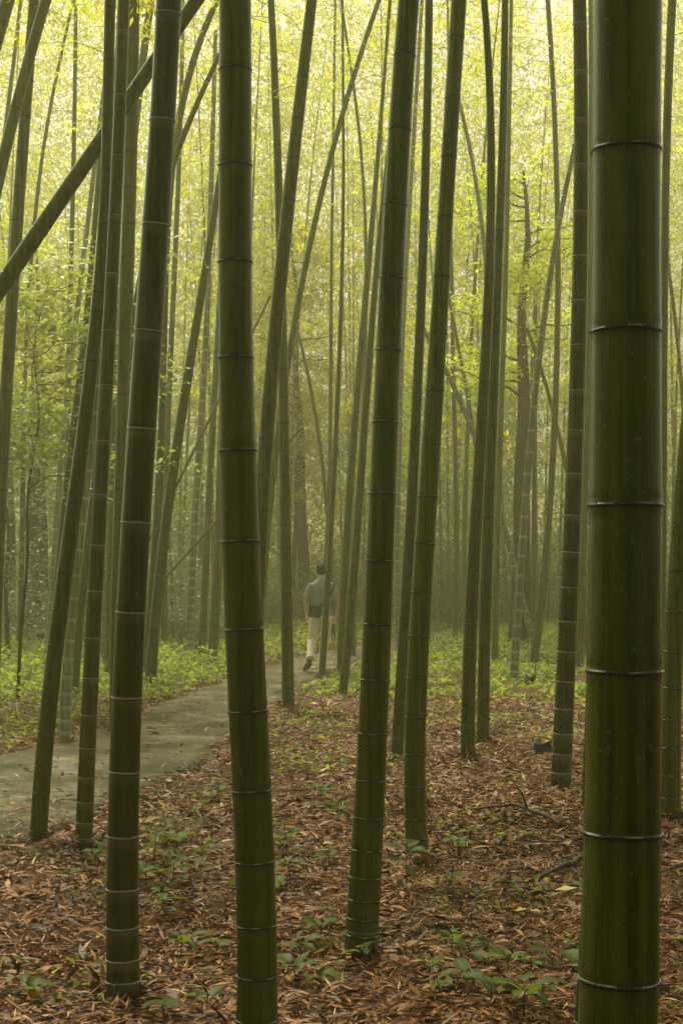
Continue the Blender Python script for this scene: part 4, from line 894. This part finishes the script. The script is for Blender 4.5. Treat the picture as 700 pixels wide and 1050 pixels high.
    for k in range(len(sp)-1):
        for j in range(4): Fc.append((k*4+j, k*4+(j+1) % 4, (k+1)*4+(j+1) % 4, (k+1)*4+j))
    link('strap', mesh_np('strap', V, Fc, [BAG]), bg)
man()

# ------------------------------------------------------------------ mist, sky, sun
def mist():
    me = rbox('mist', (150, 190, 44), (0, 75, 21), None, .01) if False else None
    bm = bmesh.new(); bmesh.ops.create_cube(bm, size=1); bmesh.ops.scale(bm, vec=(150, 180, 36), verts=bm.verts); bmesh.ops.translate(bm, vec=(0, 60, 16), verts=bm.verts)
    me = bpy.data.meshes.new('mist'); bm.to_mesh(me); bm.free()
    m, nt, out = new_mat('mist'); v = nd(nt, 'ShaderNodeVolumeScatter'); v.inputs['Color'].default_value = (1.0, .985, .56, 1); v.inputs['Density'].default_value = MIST; v.inputs['Anisotropy'].default_value = .5
    nt.links.new(v.outputs[0], out.inputs['Volume']); me.materials.append(m)
    tag(link('mist', me), kind='structure')
MIST = .0033
mist()
EL, AZ = R(52), R(-17)                       # sun beyond the grove, to the upper left
sd = Vector((math.sin(AZ)*math.cos(EL), math.cos(AZ)*math.cos(EL), math.sin(EL)))
sl = bpy.data.lights.new('sun', 'SUN'); so = bpy.data.objects.new('sun', sl); C.objects.link(so); so.rotation_euler = (-sd).to_track_quat('-Z', 'Y').to_euler()
so.location = sd*60; sl.energy = 5.0; sl.angle = R(22); sl.color = (1, .95, .70)
w = bpy.data.worlds.new('World'); scene.world = w; w.use_nodes = True; nt = w.node_tree; nt.nodes.clear()
sky = nd(nt, 'ShaderNodeTexSky', sky_type='NISHITA'); sky.sun_disc = False; sky.sun_elevation = EL; sky.sun_rotation = AZ; sky.dust_density = 6; sky.ozone_density = .5; sky.air_density = 1
hs = nd(nt, 'ShaderNodeHueSaturation'); hs.inputs['Saturation'].default_value = .22; nt.links.new(sky.outputs[0], hs.inputs['Color'])
tint = mix(nt, 1.0, hs.outputs[0], (1.0, .965, .74), 'MULTIPLY')
bgd = nd(nt, 'ShaderNodeBackground'); bgd.inputs['Strength'].default_value = .15; nt.links.new(tint, bgd.inputs['Color'])
wo = nd(nt, 'ShaderNodeOutputWorld'); nt.links.new(bgd.outputs[0], wo.inputs['Surface'])

scene.view_settings.view_transform = 'Standard'; scene.view_settings.look = 'None'; scene.view_settings.exposure = 0; scene.view_settings.gamma = 1
cy = scene.cycles
cy.use_denoising = True
try: cy.denoiser = 'OPENIMAGEDENOISE'
except Exception: pass
cy.max_bounces = 10; cy.diffuse_bounces = 8; cy.glossy_bounces = 3; cy.transmission_bounces = 6; cy.volume_bounces = 2; cy.transparent_max_bounces = 8
cy.sample_clamp_indirect = 6
